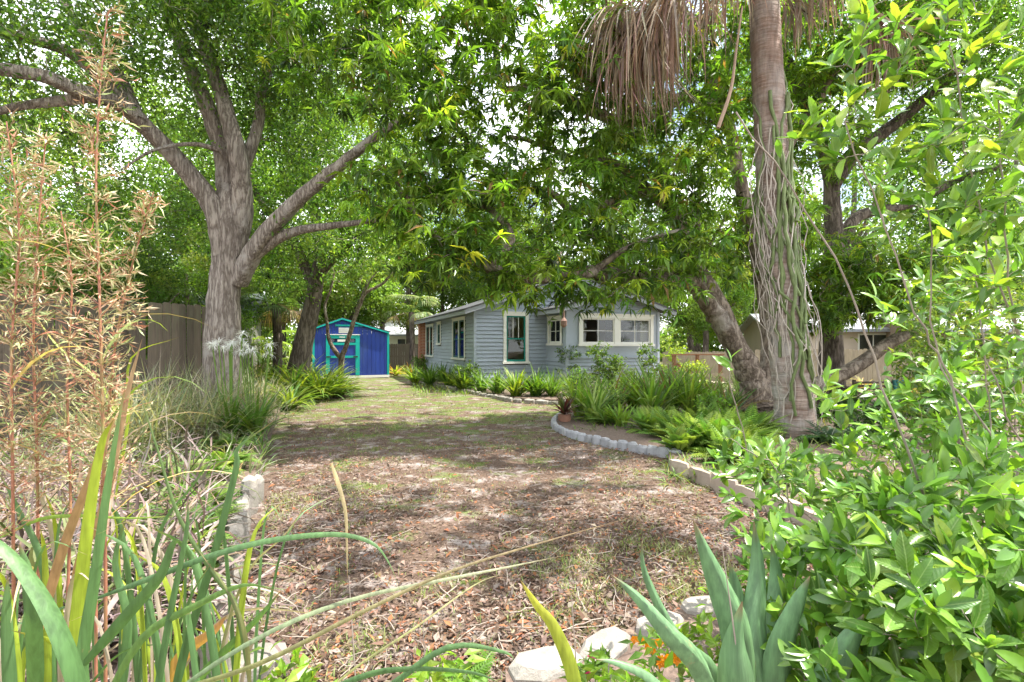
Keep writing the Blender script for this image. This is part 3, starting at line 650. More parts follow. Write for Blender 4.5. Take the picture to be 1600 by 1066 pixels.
bgd = MB()
for k in range(5): bgd.tube([(.9 + k * .05, -.05 - .02 * (k % 2), .72), (.91 + k * .05, -.075, .60), (.90 + k * .05, -.07, .42 + .03 * (k % 3))], [.035, .045, .03], 8)
tag(bgd.build('cloth', M_TEALF, None, smooth=True), 'dark teal cloth draped over the back of the log bench', 'cloth').location = tuple(lb1)

# neighbouring buildings
def building(name, label, p, rot, w, d, h, rise, wallm, roofm, wins=(), oh=.4):
    t = thing(name, label, 'house', p, rot)
    MB().box((0, 0, 0), (w, d, h)).build('wall', wallm, t)
    slab((-oh, -oh, h - .02), (w + oh, -oh, h - .02), (w + oh, d / 2, h + rise), (-oh, d / 2, h + rise), .1, roofm, 'roof', t)
    slab((w + oh, d + oh, h - .02), (-oh, d + oh, h - .02), (-oh, d / 2, h + rise), (w + oh, d / 2, h + rise), .1, roofm, 'roof', t)
    for x_ in (0, w - .02):
        V = np.array([[x_, 0, h], [x_, d, h], [x_, d / 2, h + rise - .1]]); ob('gable', mk_mesh('gable', V, np.array([[0, 1, 2]]), wallm, smooth=False), t)
    for (a, b, c, e) in wins:
        f = MB(); f.box((a - .07, -.04, c - .07), (b + .07, -.005, c)); f.box((a - .07, -.04, e), (b + .07, -.005, e + .07)); f.box((a - .07, -.039, c), (a, -.004, e)); f.box((b, -.039, c), (b + .07, -.004, e)); f.box(((a + b) / 2 - .02, -.039, c), ((a + b) / 2 + .02, -.004, e))
        wn = f.build('window', M_WHITE, t); MB().box((a, -.012, c), (b, -.006, e)).build('pane', M_GLASS, wn); MB().box((a, -.005, c), (b, -.002, e)).build('dark_backing', M_DARK, wn)  # dark sheet stands in for the unlit room behind the pane
    MB().box((-oh, -oh - .03, h - .16), (w + oh, -oh - .003, h - .03)).build('fascia', M_FASCIA, t)
building('neighbour_house', 'beige neighbouring house with a pale roof beyond the tan fence', P(1210, 540, 25) * np.array([1, 1, 0]), -.15, 8, 5, 2.3, .9, M_BEIGE, M_ROOFL, [(3.8, 5, 1.0, 2.0)])
building('neighbour_house', 'brown neighbouring house with dark windows at the right edge behind the tan fence', P(1465, 540, 20) * np.array([1, 1, 0]), -.25, 9, 6, 2.15, 1.0, simple('brown_wall', (.26, .19, .14), .8, .1), M_ROOFL, [(.8, 2.2, 1.0, 1.9), (3.0, 4.4, 1.0, 1.9)])
building('neighbour_house', 'pale far house behind the brown fence between shed and cottage', P(560, 540, 40) * np.array([1, 1, 0]), .2, 8, 6, 2.4, 1.2, M_WHITE, M_ROOFL, [(3, 4.2, 1, 2)])
building('neighbour_house', 'olive grey neighbouring house with a dark roof over the left fence', P(20, 540, 14) * np.array([1, 1, 0]), .35, 5.6, 5, 2.55, .8, simple('olive_wall', (.16, .16, .12), .8, .1), M_ROOFD, [(2, 3.2, 1.4, 2.3)])

# ------------------------------------------------------------------ trees
def grow(limbs, atts, r_tip=.006, K=6, sag=.12, wig=.06, rk=.012, maxr=.07):
    """limbs: [(path, radii)]; connects every attractor to the nearest grown node; returns twig paths & radii"""
    nodes = np.vstack([l[0][max(1, int(len(l[0]) * (.25 if i_ == 0 else .12))):] for i_, l in enumerate(limbs)]); rad = np.concatenate([l[1][max(1, int(len(l[0]) * (.25 if i_ == 0 else .12))):] for i_, l in enumerate(limbs)])
    d0 = np.array([np.min(np.linalg.norm(nodes - a, axis=1)) for a in atts]); order = np.argsort(d0)
    PT = []; RD = []
    for i_ in order:
        a = atts[i_]; d = np.linalg.norm(nodes - a, axis=1) + np.maximum(0, nodes[:, 2] - a[2]) * .4
        k = int(np.argmin(d)); p = nodes[k]; L = np.linalg.norm(a - p)
        if L < .05: continue
        s = np.linspace(0, 1, K)[:, None]; up = np.array([0, 0, 1.]) * L * sag
        path = p + (a - p) * s + up * (4 * s * (1 - s)) * R.uniform(-.3, 1) + np.vstack([np.zeros(3), R.normal(0, wig * L, (K - 2, 3)), np.zeros(3)])
        r0 = min(rad[k] * .75, r_tip + rk * L, maxr); rr_ = np.linspace(r0, r_tip, K)
        PT.append(path); RD.append(rr_); nodes = np.vstack([nodes, path[2:]]); rad = np.concatenate([rad, rr_[2:]])
    return np.array(PT), np.array(RD)
def blobpts(blobs, n, hollow=.0):
    vol = np.array([b[1][0] * b[1][1] * b[1][2] * (b[2] if len(b) > 2 else 1) for b in blobs]) ** .85; cnt = np.maximum(1, (n * vol / vol.sum()).astype(int)); o = []
    for b, c in zip(blobs, cnt):
        v = rdir(c) * (hollow + (1 - hollow) * R.uniform(0, 1, (c, 1)) ** (1 / 3)); o.append(np.array(b[0]) + v * np.array(b[1]))
    return np.vstack(o)
def limb(pts, r0, r1, per=6, wob=.02, flare=0):
    p = spline(pts, per); L = np.linspace(0, 1, len(p)); r = r1 + (r0 - r1) * (1 - L) ** 1.25
    p[1:-1] += R.normal(0, wob * r0, (len(p) - 2, 3)); 
    if flare: r = r + flare * np.exp(-L * 14)
    return p, r
def limb_mesh(p, r, sides=16, lump=.07):
    V, Q = tubes(p[None], r[None], sides); K = len(p); V = V.reshape(K, sides, 3); th = np.arange(sides)
    ph = R.uniform(0, 6.28, 3); w = lump * (np.sin(th * 2 * np.pi / sides * 3 + ph[0])[None] + .6 * np.sin(th * 2 * np.pi / sides * 5 + np.linspace(0, 5, K)[:, None] + ph[1]) + .5 * R.normal(0, 1, (K, sides)) * .5)
    V = p[:, None] + (V - p[:, None]) * (1 + w[..., None]); return V.reshape(-1, 3), Q
def tree(name, label, limbs, blobs, natt, leafspec, barkm, group=None, twigm=None, sides=16, sag=.12, leafmat=None, cat='tree', growkw={}, bare=0):
    base = limbs[0][0][0] * np.array([1, 1, 0]); t = thing(name, label, cat, base, group=group)
    for i_, (p, r) in enumerate(limbs):
        V, Q = limb_mesh(p, r, sides if i_ < 6 else 10); ob('trunk' if i_ == 0 else 'limb', mk_mesh('limb', V - base, Q, barkm), t)
    atts = blobpts(blobs, natt); PT, RD = grow(limbs, atts, sag=sag, **growkw)
    V, Q = tubes(PT, RD, 5); tag(ob('twigs', mk_mesh('twigs', V - base, Q, twigm or barkm), t), kind='stuff')
    if bare:
        P2, R2 = grow([(p, r) for p, r in limbs] + [(PT[i], RD[i]) for i in range(0, len(PT), 3)], blobpts(blobs[:-3], bare) + R.normal(0, .2, (1, 3)), r_tip=.003, wig=.12, rk=.006, maxr=.014); V, Q = tubes(P2, R2, 4); tag(ob('bare_twigs', mk_mesh('bare_twigs', V - base, Q, M_TWIG), t), kind='stuff')
    V, Fc, C = leafspec(PT, atts); ob('crown', mk_mesh('crown', V - base, Fc, leafmat or M_LEAF, C, smooth=False), t)
    return t
def mango_leaves(per=5, nl=11, L=(.13, .25), cols=None, spread=.40, wr=.23):
    def f(PT, atts):
        # rosettes at twig tips and on short side shoots
        tips = PT[:, -1]; dirs = nrm(PT[:, -1] - PT[:, -2]); k = len(tips)
        c = np.repeat(tips, per, 0) + R.normal(0, spread * .5, (k * per, 3)) * np.array([1, 1, .75]); c[::per] = tips
        cc = np.repeat(c, nl, 0); N = len(cc)
        az = np.tile(np.arange(nl) * 2.4, len(c)) + np.repeat(R.uniform(0, 6.28, len(c)), nl); el = R.normal(-.35, .45, N)
        d = np.stack([np.cos(el) * np.sin(az), np.cos(el) * np.cos(az), np.sin(el)], -1)
        nn = np.array([0, 0, 1.]) + R.normal(0, .25, (N, 3)); LL = R.uniform(*L, N) * np.repeat(R.uniform(.6, 1.25, len(c)), nl)
        base = np.repeat(pick(cols or MANGO_C, len(c), .15, .30), nl, 0) * (1 + R.normal(0, .15, (N, 1)))
        yel = R.random(len(c)) < .08; base = np.where(np.repeat(yel, nl)[:, None], base * np.array([2.2, 1.9, 1.1]), base)
        dead = R.random(N) < .012; base[dead] = (.30, .18, .08); ok = R.random(N) > np.repeat(R.uniform(0, .45, len(c)), nl)
        W_ = LL * R.uniform(wr * .8, wr * 1.2, N)
        return leaves(T_LONG, cc[ok], d[ok], nn[ok], LL[ok], W_[ok], np.clip(base[ok], .01, .6))
    return f
def small_leaves(per, L=(.06, .10), cols=None, spread=.45, wr=.42):
    def f(PT, atts):
        tips = np.concatenate([PT[:, -1], PT[:, -2], PT[:, -3]]); k = len(tips)
        sub = np.repeat(tips, 6, 0) + R.normal(0, spread * .5, (k * 6, 3)); n1 = max(1, per // 6)
        cc = np.repeat(sub, n1, 0) + R.normal(0, spread * .22, (k * 6 * n1, 3)); N = len(cc); LL = R.uniform(*L, N)
        base = np.repeat(pick(cols or OAK_C, len(sub), .15, .28), n1, 0) * (1 + R.normal(0, .18, (N, 1)))
        return leaves(T_SMALL, cc, rdir(N, -.2), rdir(N, .9), LL, LL * R.uniform(wr * .8, wr * 1.3, N), np.clip(base, .008, .6))
    return f
MANGO_C = [(.11, .20, .03), (.15, .26, .035), (.08, .155, .035), (.22, .33, .05)]
OAK_C = [(.10, .19, .035), (.14, .24, .045), (.085, .16, .045), (.19, .29, .055)]
FAR_C = [(.11, .19, .035), (.15, .24, .04), (.09, .15, .04), (.18, .24, .06)]

# big furrowed tree on the left
D = 9.4
TA = [limb([P(350, 690, D), P(349, 560, D), P(352, 470, D), P(356, 400, D), P(358, 340, D), P(356, 290, D + .1), P(350, 240, D + .1), P(325, 170, D), P(300, 110, D), P(268, 30, D - .2), P(240, -60, D - .3)], .32, .09, flare=.08),
      limb([P(362, 400, D), P(378, 330, D), P(372, 250, D - .2), P(352, 170, D - .2), P(330, 100, D - .1), P(300, 20, D), P(280, -60, D)], .20, .09),
      limb([P(350, 400, D), P(335, 330, D - .1), P(295, 272, D - .3), P(240, 212, D - .7), P(190, 165, D - 1.2), P(130, 145, D - 1.7), P(60, 118, D - 2.2), P(-40, 105, D - 2.6)], .20, .08),
      limb([P(200, 172, D - 1.1), P(160, 125, D - 1.2), P(115, 85, D - 1.3), P(50, 62, D - 1.6), P(-40, 45, D - 1.9)], .14, .06),
      limb([P(150, 150, D - 1.6), P(100, 158, D - 1.7), P(40, 165, D - 1.9), P(-20, 178, D - 2)], .09, .05),
      limb([P(372, 440, D), P(402, 385, D - .2), P(440, 338, D - .4), P(490, 292, D - .6), P(545, 248, D - .8), P(600, 205, D - 1.1), P(680, 160, D - 1.3)], .19, .05),
      limb([P(390, 405, D - .1), P(430, 375, D - .2), P(470, 360, D - .3), P(530, 352, D - .5), P(590, 345, D - .8)], .13, .04),
      limb([P(376, 270, D), P(402, 200, D + .2), P(412, 130, D + .3), P(440, 70, D + .4), P(475, -10, D + .4)], .12, .06),
      limb([P(345, 235, D - .2), P(300, 225, D - .5), P(240, 235, D - .9), P(190, 265, D - 1.3)], .05, .015),
      limb([P(215, 190, D - 1), P(180, 110, D - .8), P(130, 50, D - .6), P(90, -10, D - .4)], .12, .06)]
def B(x, y, d, rx, ry=None, rz=None, w=1): return (P(x, y, d), (rx, ry or rx, rz or rx * .8), w)
blA = [B(60, 30, 7.2, 1.3, 1.2, .9), B(180, -20, 8, 1.6, 1.5, 1.0), B(330, -40, 8.6, 1.8, 1.5, 1.1), B(300, 60, 8.6, 1.2, 1.2, .8), B(480, -20, 9.3, 1.8, 1.5, 1.1), B(450, 90, 9.2, 1.1, 1.2, .9), B(560, 130, 8.8, .9, .9, .7), B(80, 200, 9.6, 1.2, 1.2, .9),
       B(230, 130, 10.5, 1.5, 1.5, 1.1), B(-60, 100, 7.5, 1.4, 1.3, 1.2), B(420, 250, 11, 1.5, 1.5, 1.2), B(120, 330, 11, 1.6, 1.3, .9), B(260, 330, 11.5, 1.4, 1.3, 1.0), B(500, 360, 10.5, 1.0, 1.0, .6),
       ((-6, 8.5, 9.0), (3.6, 2.8, 1.1)), ((-2.8, 9.5, 9.3), (2.2, 2.4, 1.0)), ((-6, 12, 8), (3, 2.5, 1.6))]
tree('broadleaf_tree', 'massive furrowed grey tree with spreading limbs beside the left fence', TA, blA, 760, small_leaves(42, (.07, .12)), M_OAK, sides=24, bare=200)

# dark leaning tree behind it
D = 15.5
TB = [limb([P(462, 600, D), P(470, 550, D), P(484, 490, D), P(494, 440, D), P(500, 390, D), P(490, 330, D), P(470, 250, D)], .32, .13, flare=.08),
      limb([P(497, 430, D), P(530, 395, D - .3), P(560, 370, D - .4), P(600, 330, D - .8)], .14, .05), limb([P(490, 450, D), P(455, 370, D), P(410, 320, D), P(380, 250, D)], .16, .07)]
blB = [B(470, 330, D, 2.4, 2, 1.3), B(560, 370, 14.5, 1.6, 1.4, .9), B(390, 380, 15.5, 1.8, 1.6, 1.0), B(620, 340, 15, 1.8, 1.5, .9), B(530, 240, 15, 2.6, 2, 1.6), B(320, 260, 15.5, 2.6, 2, 1.6), B(450, 440, 14.6, .9, .8, .4)]
tree('broadleaf_tree', 'dark leaning tree trunk between the big grey tree and the blue shed', TB, blB, 330, small_leaves(36, (.09, .15), [(.10, .19, .03), (.14, .26, .045), (.2, .3, .05)]), M_BARK2)

# small forked tree in front of the shed
D = 17.5
TC = [limb([P(532, 612, D), P(533, 580, D), P(535, 556, D), P(540, 545, D), P(552, 505, D), P(563, 475, D), P(572, 458, D), P(598, 443, D), P(612, 425, D), P(617, 400, D)], .11, .035, wob=.05),
      limb([P(533, 560, D), P(523, 548, D), P(514, 530, D), P(511, 505, D), P(508, 478, D), P(516, 455, D), P(522, 430, D)], .085, .03, wob=.05), limb([P(566, 470, D), P(575, 445, D - .1), P(588, 425, D - .1)], .045, .02)]
tree('small_tree', 'slender pale Y forked tree standing in front of the blue shed door', TC, [B(605, 405, D, 1.1, .9, .5), B(530, 425, D, 1.0, .9, .5), B(505, 500, D - .2, .25, .3, .2, .3), B(660, 400, D, 1.0, .8, .5)], 90, mango_leaves(3, 8, (.12, .2)), M_MANGO, sides=10)

# mango tree: limbs measured on the photograph
D = 10.6
TD = [limb([P(1185, 655, D), P(1180, 610, D), P(1165, 570, D), P(1150, 545, D), P(1128, 505, D - .1), P(1105, 470, D - .2), P(1080, 440, D - .4), P(1040, 438, D - .9), P(985, 433, D - 1.4), P(925, 426, D - 1.8), P(870, 432, D - 2.1), P(810, 432, D - 2.4), P(765, 418, D - 2.6), P(715, 398, D - 2.8), P(685, 375, D - 2.9), P(650, 335, D - 3), P(620, 285, D - 3.1)], .25, .035, flare=.18, wob=.08),
      limb([P(1190, 640, D), P(1160, 560, D), P(1125, 480, D + .1), P(1080, 400, D + .1), P(1058, 350, D), P(1040, 315, D - .2), P(1000, 288, D - .4), P(960, 255, D - .7), P(900, 250, D - 1), P(840, 225, D - 1.2), P(790, 215, D - 1.5)], .21, .035, wob=.05),
      limb([P(1215, 645, D), P(1240, 615, D - .1), P(1285, 598, D - .1), P(1335, 575, D), P(1385, 540, D), P(1430, 515, D + .1), P(1500, 480, D + .2)], .19, .10),
      limb([P(1195, 640, D), P(1205, 540, D + .2), P(1190, 420, D + .3), P(1160, 300, D + .3), P(1140, 200, D + .2), P(1100, 90, D), P(1060, 0, D)], .22, .08),
      limb([P(1045, 320, D - .2), P(1005, 300, D - .1), P(960, 315, D - .5), P(900, 330, D - .8), P(860, 300, D - 1), P(800, 290, D - 1.2), P(740, 240, D - 1.4)], .14, .04, wob=.06),
      limb([P(1140, 200, D + .2), P(1080, 150, D), P(980, 190, D - .5), P(900, 160, D - .9), P(850, 130, D - 1.1), P(790, 140, D - 1.3), P(775, 70, D - 1.3), P(790, 0, D - 1.3)], .14, .05, wob=.06),
      limb([P(760, 415, D - 2.6), P(800, 375, D - 2.4), P(770, 330, D - 2.2), P(720, 300, D - 2.1), P(690, 240, D - 2), P(640, 200, D - 2)], .08, .03, wob=.1),
      limb([P(925, 426, D - 1.8), P(985, 385, D - 1.6), P(1060, 360, D - 1.4)], .07, .03), limb([P(1170, 330, D + .3), P(1230, 230, D + .6), P(1290, 140, D + .8), P(1330, 40, D + .8)], .14, .06)]
blD = [B(530, 60, 8.2, 1.3, 1.3, .9), B(680, 40, 8.3, 1.6, 1.5, 1.1), B(830, 30, 8.6, 1.6, 1.5, 1.1), B(640, 170, 7.8, 1.0, 1.2, .9), B(770, 180, 8.4, 1.3, 1.3, 1.0), B(900, 150, 9, 1.4, 1.4, 1.1), B(1020, 110, 9.8, 1.5, 1.5, 1.3), B(590, 290, 7.8, .7, .9, .7), B(700, 300, 8, 1.1, 1.1, .8), B(840, 330, 8.6, 1.5, 1.3, .8),
       B(980, 300, 9.3, 1.4, 1.3, 1.0), B(1080, 250, 10, 1.3, 1.3, 1.2), B(960, 400, 9, 1.3, 1.1, .40, 1.3), B(860, 440, 8.2, 1.0, .8, .24, 2.2), B(740, 400, 7.9, 1.0, .8, .32, 2.6), B(800, 440, 7.9, .8, .5, .2, 1.8), B(920, 450, 8.5, .9, .6, .22, 1.8), B(1060, 400, 9.4, .8, .7, .3, 1.5), B(640, 320, 7.5, .5, .5, .4, 2.2), B(700, 385, 7.5, .5, .5, .3, 2.2), B(660, 385, 7.7, .7, .7, .35, 1.4), B(1030, 455, 8.9, .65, .7, .24, 1.6), B(950, 455, 8.5, .6, .5, .18, 2.4), B(1100, 400, 9.8, .9, .9, .6),
       B(1180, 380, 11, 1.1, 1.0, 1.2), B(1340, 440, 11, 1.2, 1.1, .75, 2.6), B(1290, 490, 10.9, .8, .8, .35, 2.5), B(1400, 480, 10.8, .8, .8, .35, 2.2), B(1290, 400, 11.3, .9, 1.0, .9), B(1420, 420, 10.8, .8, .9, .7), B(1250, 200, 11.8, 1.5, 1.3, 1.5), B(1180, 60, 10.8, 1.6, 1.5, 1.2), B(1340, 60, 11.5, 1.8, 1.6, 1.4),
       ((-.5, 8, 8.6), (3.2, 2.6, .9), .12), ((3.2, 9.5, 9.3), (3.2, 2.6, 1.0), .08), ((5.5, 8.5, 8.6), (2.0, 2.2, 1.0), .2), ((2.6, 4.6, 7.4), (2.6, 1.5, .8), .45)]  # last clump is added out of frame to shade the near driveway
tree('mango_tree', 'wide mango tree with drooping leaves whose long low limb crosses in front of the cottage', TD, blD, 1180, mango_leaves(7, 11, (.15, .28)), M_MANGO, sides=16, growkw=dict(rk=.010, wig=.10), bare=420)

# grey tree right of the palm
D = 12.5
TE = [limb([P(1300, 650, D), P(1298, 560, D), P(1300, 450, D), P(1303, 380, D), P(1300, 320, D), P(1297, 270, D), P(1270, 190, D), P(1245, 130, D - .1), P(1225, 80, D - .2), P(1210, 0, D - .3)], .27, .11, flare=.1),
      limb([P(1300, 290, D), P(1335, 240, D - .2), P(1385, 205, D - .4), P(1440, 160, D - .6), P(1500, 100, D - .9), P(1540, 40, D - 1)], .20, .08), limb([P(1302, 400, D), P(1340, 340, D), P(1420, 320, D), P(1500, 280, D), P(1570, 260, D - .2)], .16, .06)]
blE = [B(1430, 60, 11, 1.6, 1.5, 1.0), B(1560, 40, 11.3, 1.8, 1.5, 1.3), B(1540, 180, 12, 1.7, 1.5, 1.2), B(1400, 260, 13, 1.4, 1.3, 1.1), B(1550, 320, 12.5, 1.7, 1.4, 1.1), B(1450, 380, 13, 1.3, 1.3, .9), B(1240, 100, 13, 1.8, 1.4, 1.2), B(1640, 430, 12.5, 1.6, 1.4, 1.0), B(1510, 450, 13.5, 1.0, 1.2, .5), ((8, 9.5, 8.6), (2.4, 3, 1.3))]
tree('broadleaf_tree', 'pale grey forked tree standing right behind the vine covered palm', TE, blE, 520, small_leaves(36, (.08, .14), [(.08, .17, .03), (.12, .23, .04), (.18, .29, .05)]), M_BARK2)

# ------------------------------------------------------------------ palm with dead fronds and climbing vines
D = 8.2
pp, pr = limb([P(1243, 700, D), P(1240, 640, D), P(1232, 560, D), P(1222, 450, D), P(1210, 330, D), P(1204, 200, D), P(1197, 80, D), P(1193, -20, D), P(1190, -140, D)], .305, .215, 10, wob=.01)
pr = pr * (1 + .02 * np.sin(np.arange(len(pr)) * 2.7)); pb = pp[0] * np.array([1, 1, 0])
palm = thing('palm_tree', 'tall straight palm with brown hanging dead fronds wrapped in grey and green vines', 'palm tree', pb)
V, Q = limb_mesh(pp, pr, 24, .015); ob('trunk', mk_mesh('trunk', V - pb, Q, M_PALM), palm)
def dead_frond(hub, az, out_, ln, n=44, wd=.035, spread=.34, z0=None):
    mb = MB(); d = np.array([math.sin(az), math.cos(az), 0]); s = np.linspace(0, 1, 8)[:, None]
    path = hub + d * out_ * s + np.array([0, 0, 1]) * (.35 * s * out_ - .75 * s ** 2.5 * out_); mb.tube(path, np.linspace(.022, .014, 8), 6, (.30, .22, .14))
    e = path[-1]; N = n; az2 = az + R.normal(0, .9, N); base = e + np.stack([R.normal(0, spread * .25, N), R.normal(0, spread * .25, N), R.normal(-.02, .06, N)], -1)
    col = pick([(.34, .26, .21), (.42, .34, .28), (.26, .18, .14), (.36, .26, .18)], N, .2, .2)
    V, Fc, C = blades(base, az2, R.normal(-.5, .35, N), ln * 1.25 * R.uniform(.6, 1.05, N), wd * 1.15 * R.uniform(.6, 1.2, N), R.uniform(.8, 1.15, N), col, seg=6, fold=.5, pw=.5, sway=.3)
    mb.add(V, Fc, C); return mb.build('dead_frond', M_DRY, palm, pb, color=True)
hub = P(1190, -55, D)
for (a, o_, l_) in ((-1.35, 1.3, 1.35), (-1.5, 1.55, 1.5), (-1.65, 1.85, 1.45), (-1.2, 2.1, 1.35), (-1.5, 2.3, 1.35), (-1.75, 2.45, 1.2), (-1.4, 2.6, 1.0), (-1.9, 1.7, 1.5), (-2.3, 1.5, 1.2), (-1.0, 1.5, 1.1), (-1.6, 2.05, 1.7), (-1.5, 1.75, 1.75), (-1.3, 1.45, 1.6),
                    (-1.0, .75, .8), (-2.2, .7, .75), (1.2, .75, .75), (1.9, .8, .8), (1.5, 1.9, 1.0), (-1.45, 1.2, 1.4), (-1.6, 2.2, 1.55), (-1.35, 1.9, 1.6), (-1.7, 1.4, 1.5), (1.45, 2.0, 1.1)):
    dead_frond(hub, a + R.normal(0, .05), o_, l_)
for k in range(9):   # live fan fronds above the frame edge, shade and silhouette
    az = k * .7; mb = MB(); N = 40; e = hub + np.array([math.sin(az) * 1.2, math.cos(az) * 1.2, .9]); mb.tube([hub, (hub + e) / 2 + [0, 0, .15], e], .02, 6, (.1, .16, .04))
    V, Fc, C = blades(np.repeat(e[None], N, 0), az + np.linspace(-1.6, 1.6, N), np.full(N, .35), np.full(N, .95), np.full(N, .035), np.full(N, 1.4), pick([(.08, .14, .04)], N), seg=5, fold=.4); mb.add(V, Fc, C); mb.build('frond', M_LEAF, palm, pb, color=True)
vine = thing('climbing_vine', 'tangle of green cactus stems and grey aerial roots climbing the palm trunk', 'vine', pb)
M_VG = simple('vine_green', (.13, .17, .06), .7, .35, 8, .2); M_VR = simple('aerial_root', (.44, .38, .33), .85, .25, 8, .2)
def axis(z): i_ = np.clip(np.interp(z, pp[:, 2], np.arange(len(pp))), 0, len(pp) - 1); return np.array([np.interp(z, pp[:, 2], pp[:, 0]), D, 0]), np.interp(z, pp[:, 2], pr)
for k in range(36):
    green = k < 20; z0 = R.uniform(.3, 3.5) if green else R.uniform(.1, 3.2); z1 = z0 + R.uniform(1.6, 4.4) if green else z0 + R.uniform(.8, 3.2); z1 = min(z1, 7.3); a0 = R.uniform(-1.7, 1.7) + math.pi; tw = R.normal(0, 1.5)
    if green and k % 2: a0 = math.pi - R.uniform(.3, 1.3)
    if not green and k % 3: a0 = math.pi + R.uniform(.2, 1.4)
    pts = []
    for s in np.linspace(0, 1, 14):
        z = z0 + (z1 - z0) * s; c, r = axis(z); a = a0 + tw * s + .25 * math.sin(7 * s + k); rr_ = r + .02 + (0 if green else .02) + .09 * max(0, math.sin(5 * s + k)) * (k % 3 == 0)
        pts.append(c + np.array([math.sin(a) * rr_, math.cos(a) * rr_, z]) + R.normal(0, .022, 3))
    MB().tube(np.array(pts) - pb, (.022 if green else .009) * R.uniform(.7, 1.3), 6).build('stem' if green else 'aerial_root', M_VG if green else M_VR, vine, smooth=True)
for k in range(26):
    z0 = R.uniform(1.6, 4.8); c, r = axis(z0); a = math.pi + (R.uniform(.5, 1.6) if k % 3 else -R.uniform(.6, 1.5)); z1 = max(.1, z0 - R.uniform(.7, 2.2)); pts = []
    bow = R.uniform(.05, .28)
    for s in np.linspace(0, 1, 11): cc, r = axis(z0 + (z1 - z0) * s); pts.append(cc + np.array([math.sin(a) * (r + .02 + bow * math.sin(math.pi * s)), math.cos(a) * (r + .02), z0 + (z1 - z0) * s]) + R.normal(0, .02, 3))
    MB().tube(np.array(pts) - pb, R.uniform(.004, .009), 5).build('aerial_root', M_VR, vine, smooth=True)
hv = [P(1160, 10, 7.6), P(1150, 80, 7.6), P(1142, 140, 7.6), P(1122, 200, 7.6)]
tag(MB().tube(spline(hv, 4) - np.array(hv[-1]), np.linspace(.012, .03, 13), 6).build('dangling_stalk', M_THATCH), 'brown dried stalk dangling left of the palm trunk', 'stalk').location = tuple(hv[-1])

# ------------------------------------------------------------------ background trees
def bgtree_meshes(h, r, seed, cols, nl=15000, L=(.13, .24)):
    tr = limb([(0, 0, 0), (.1, .05, h * .3), (-.1, .1, h * .55), (0, 0, h * .8)], .22, .08); li = [tr] + [limb([(0, 0, h * .35), (math.sin(a) * r * .5, math.cos(a) * r * .5, h * .55), (math.sin(a) * r * .8, math.cos(a) * r * .8, h * .7)], .1, .03) for a in R.uniform(0, 6.28, 4)]
    mb = MB()
    for p, q in li: mb.tube(p, q, 8)
    V = np.vstack(mb.V); fs = [np.vstack(mb.Q), np.vstack(mb.T)]; tm = mk_mesh('background_trunk', V, fs, M_BARK2)
    nb = 46; c = rdir(nb) * R.uniform(.45, 1, (nb, 1)) * [r, r, h * .36] + [0, 0, h * .62]; br = R.uniform(.35, .8, nb) * r * .42
    k = R.integers(0, nb, nl); pos = c[k] + rdir(nl) * (br[k] * R.uniform(.4, 1.05, nl) ** .6)[:, None] * [1, 1, .8]; LL = R.uniform(*L, nl)
    cc = pick(cols, nb, .15, .25)[k] * (1 + R.normal(0, .2, (nl, 1)))
    V, Fc, C = leaves(T_SMALL, pos, rdir(nl, -.3), rdir(nl, .8), LL, LL * .5, np.clip(cc, .01, .6)); return tm, mk_mesh('background_crown', V, Fc, M_LEAF, C, smooth=False)
protos = [bgtree_meshes(9, 3.6, 1, FAR_C), bgtree_meshes(7, 3.2, 2, [(.16, .25, .04), (.2, .28, .05), (.12, .2, .04)]), bgtree_meshes(11, 4.2, 3, [(.07, .14, .03), (.1, .18, .04), (.13, .2, .05)])]
protos.append(bgtree_meshes(17, 6.5, 4, [(.11, .20, .035), (.16, .26, .045), (.09, .16, .04), (.2, .28, .05)], 14000, (.16, .30)))
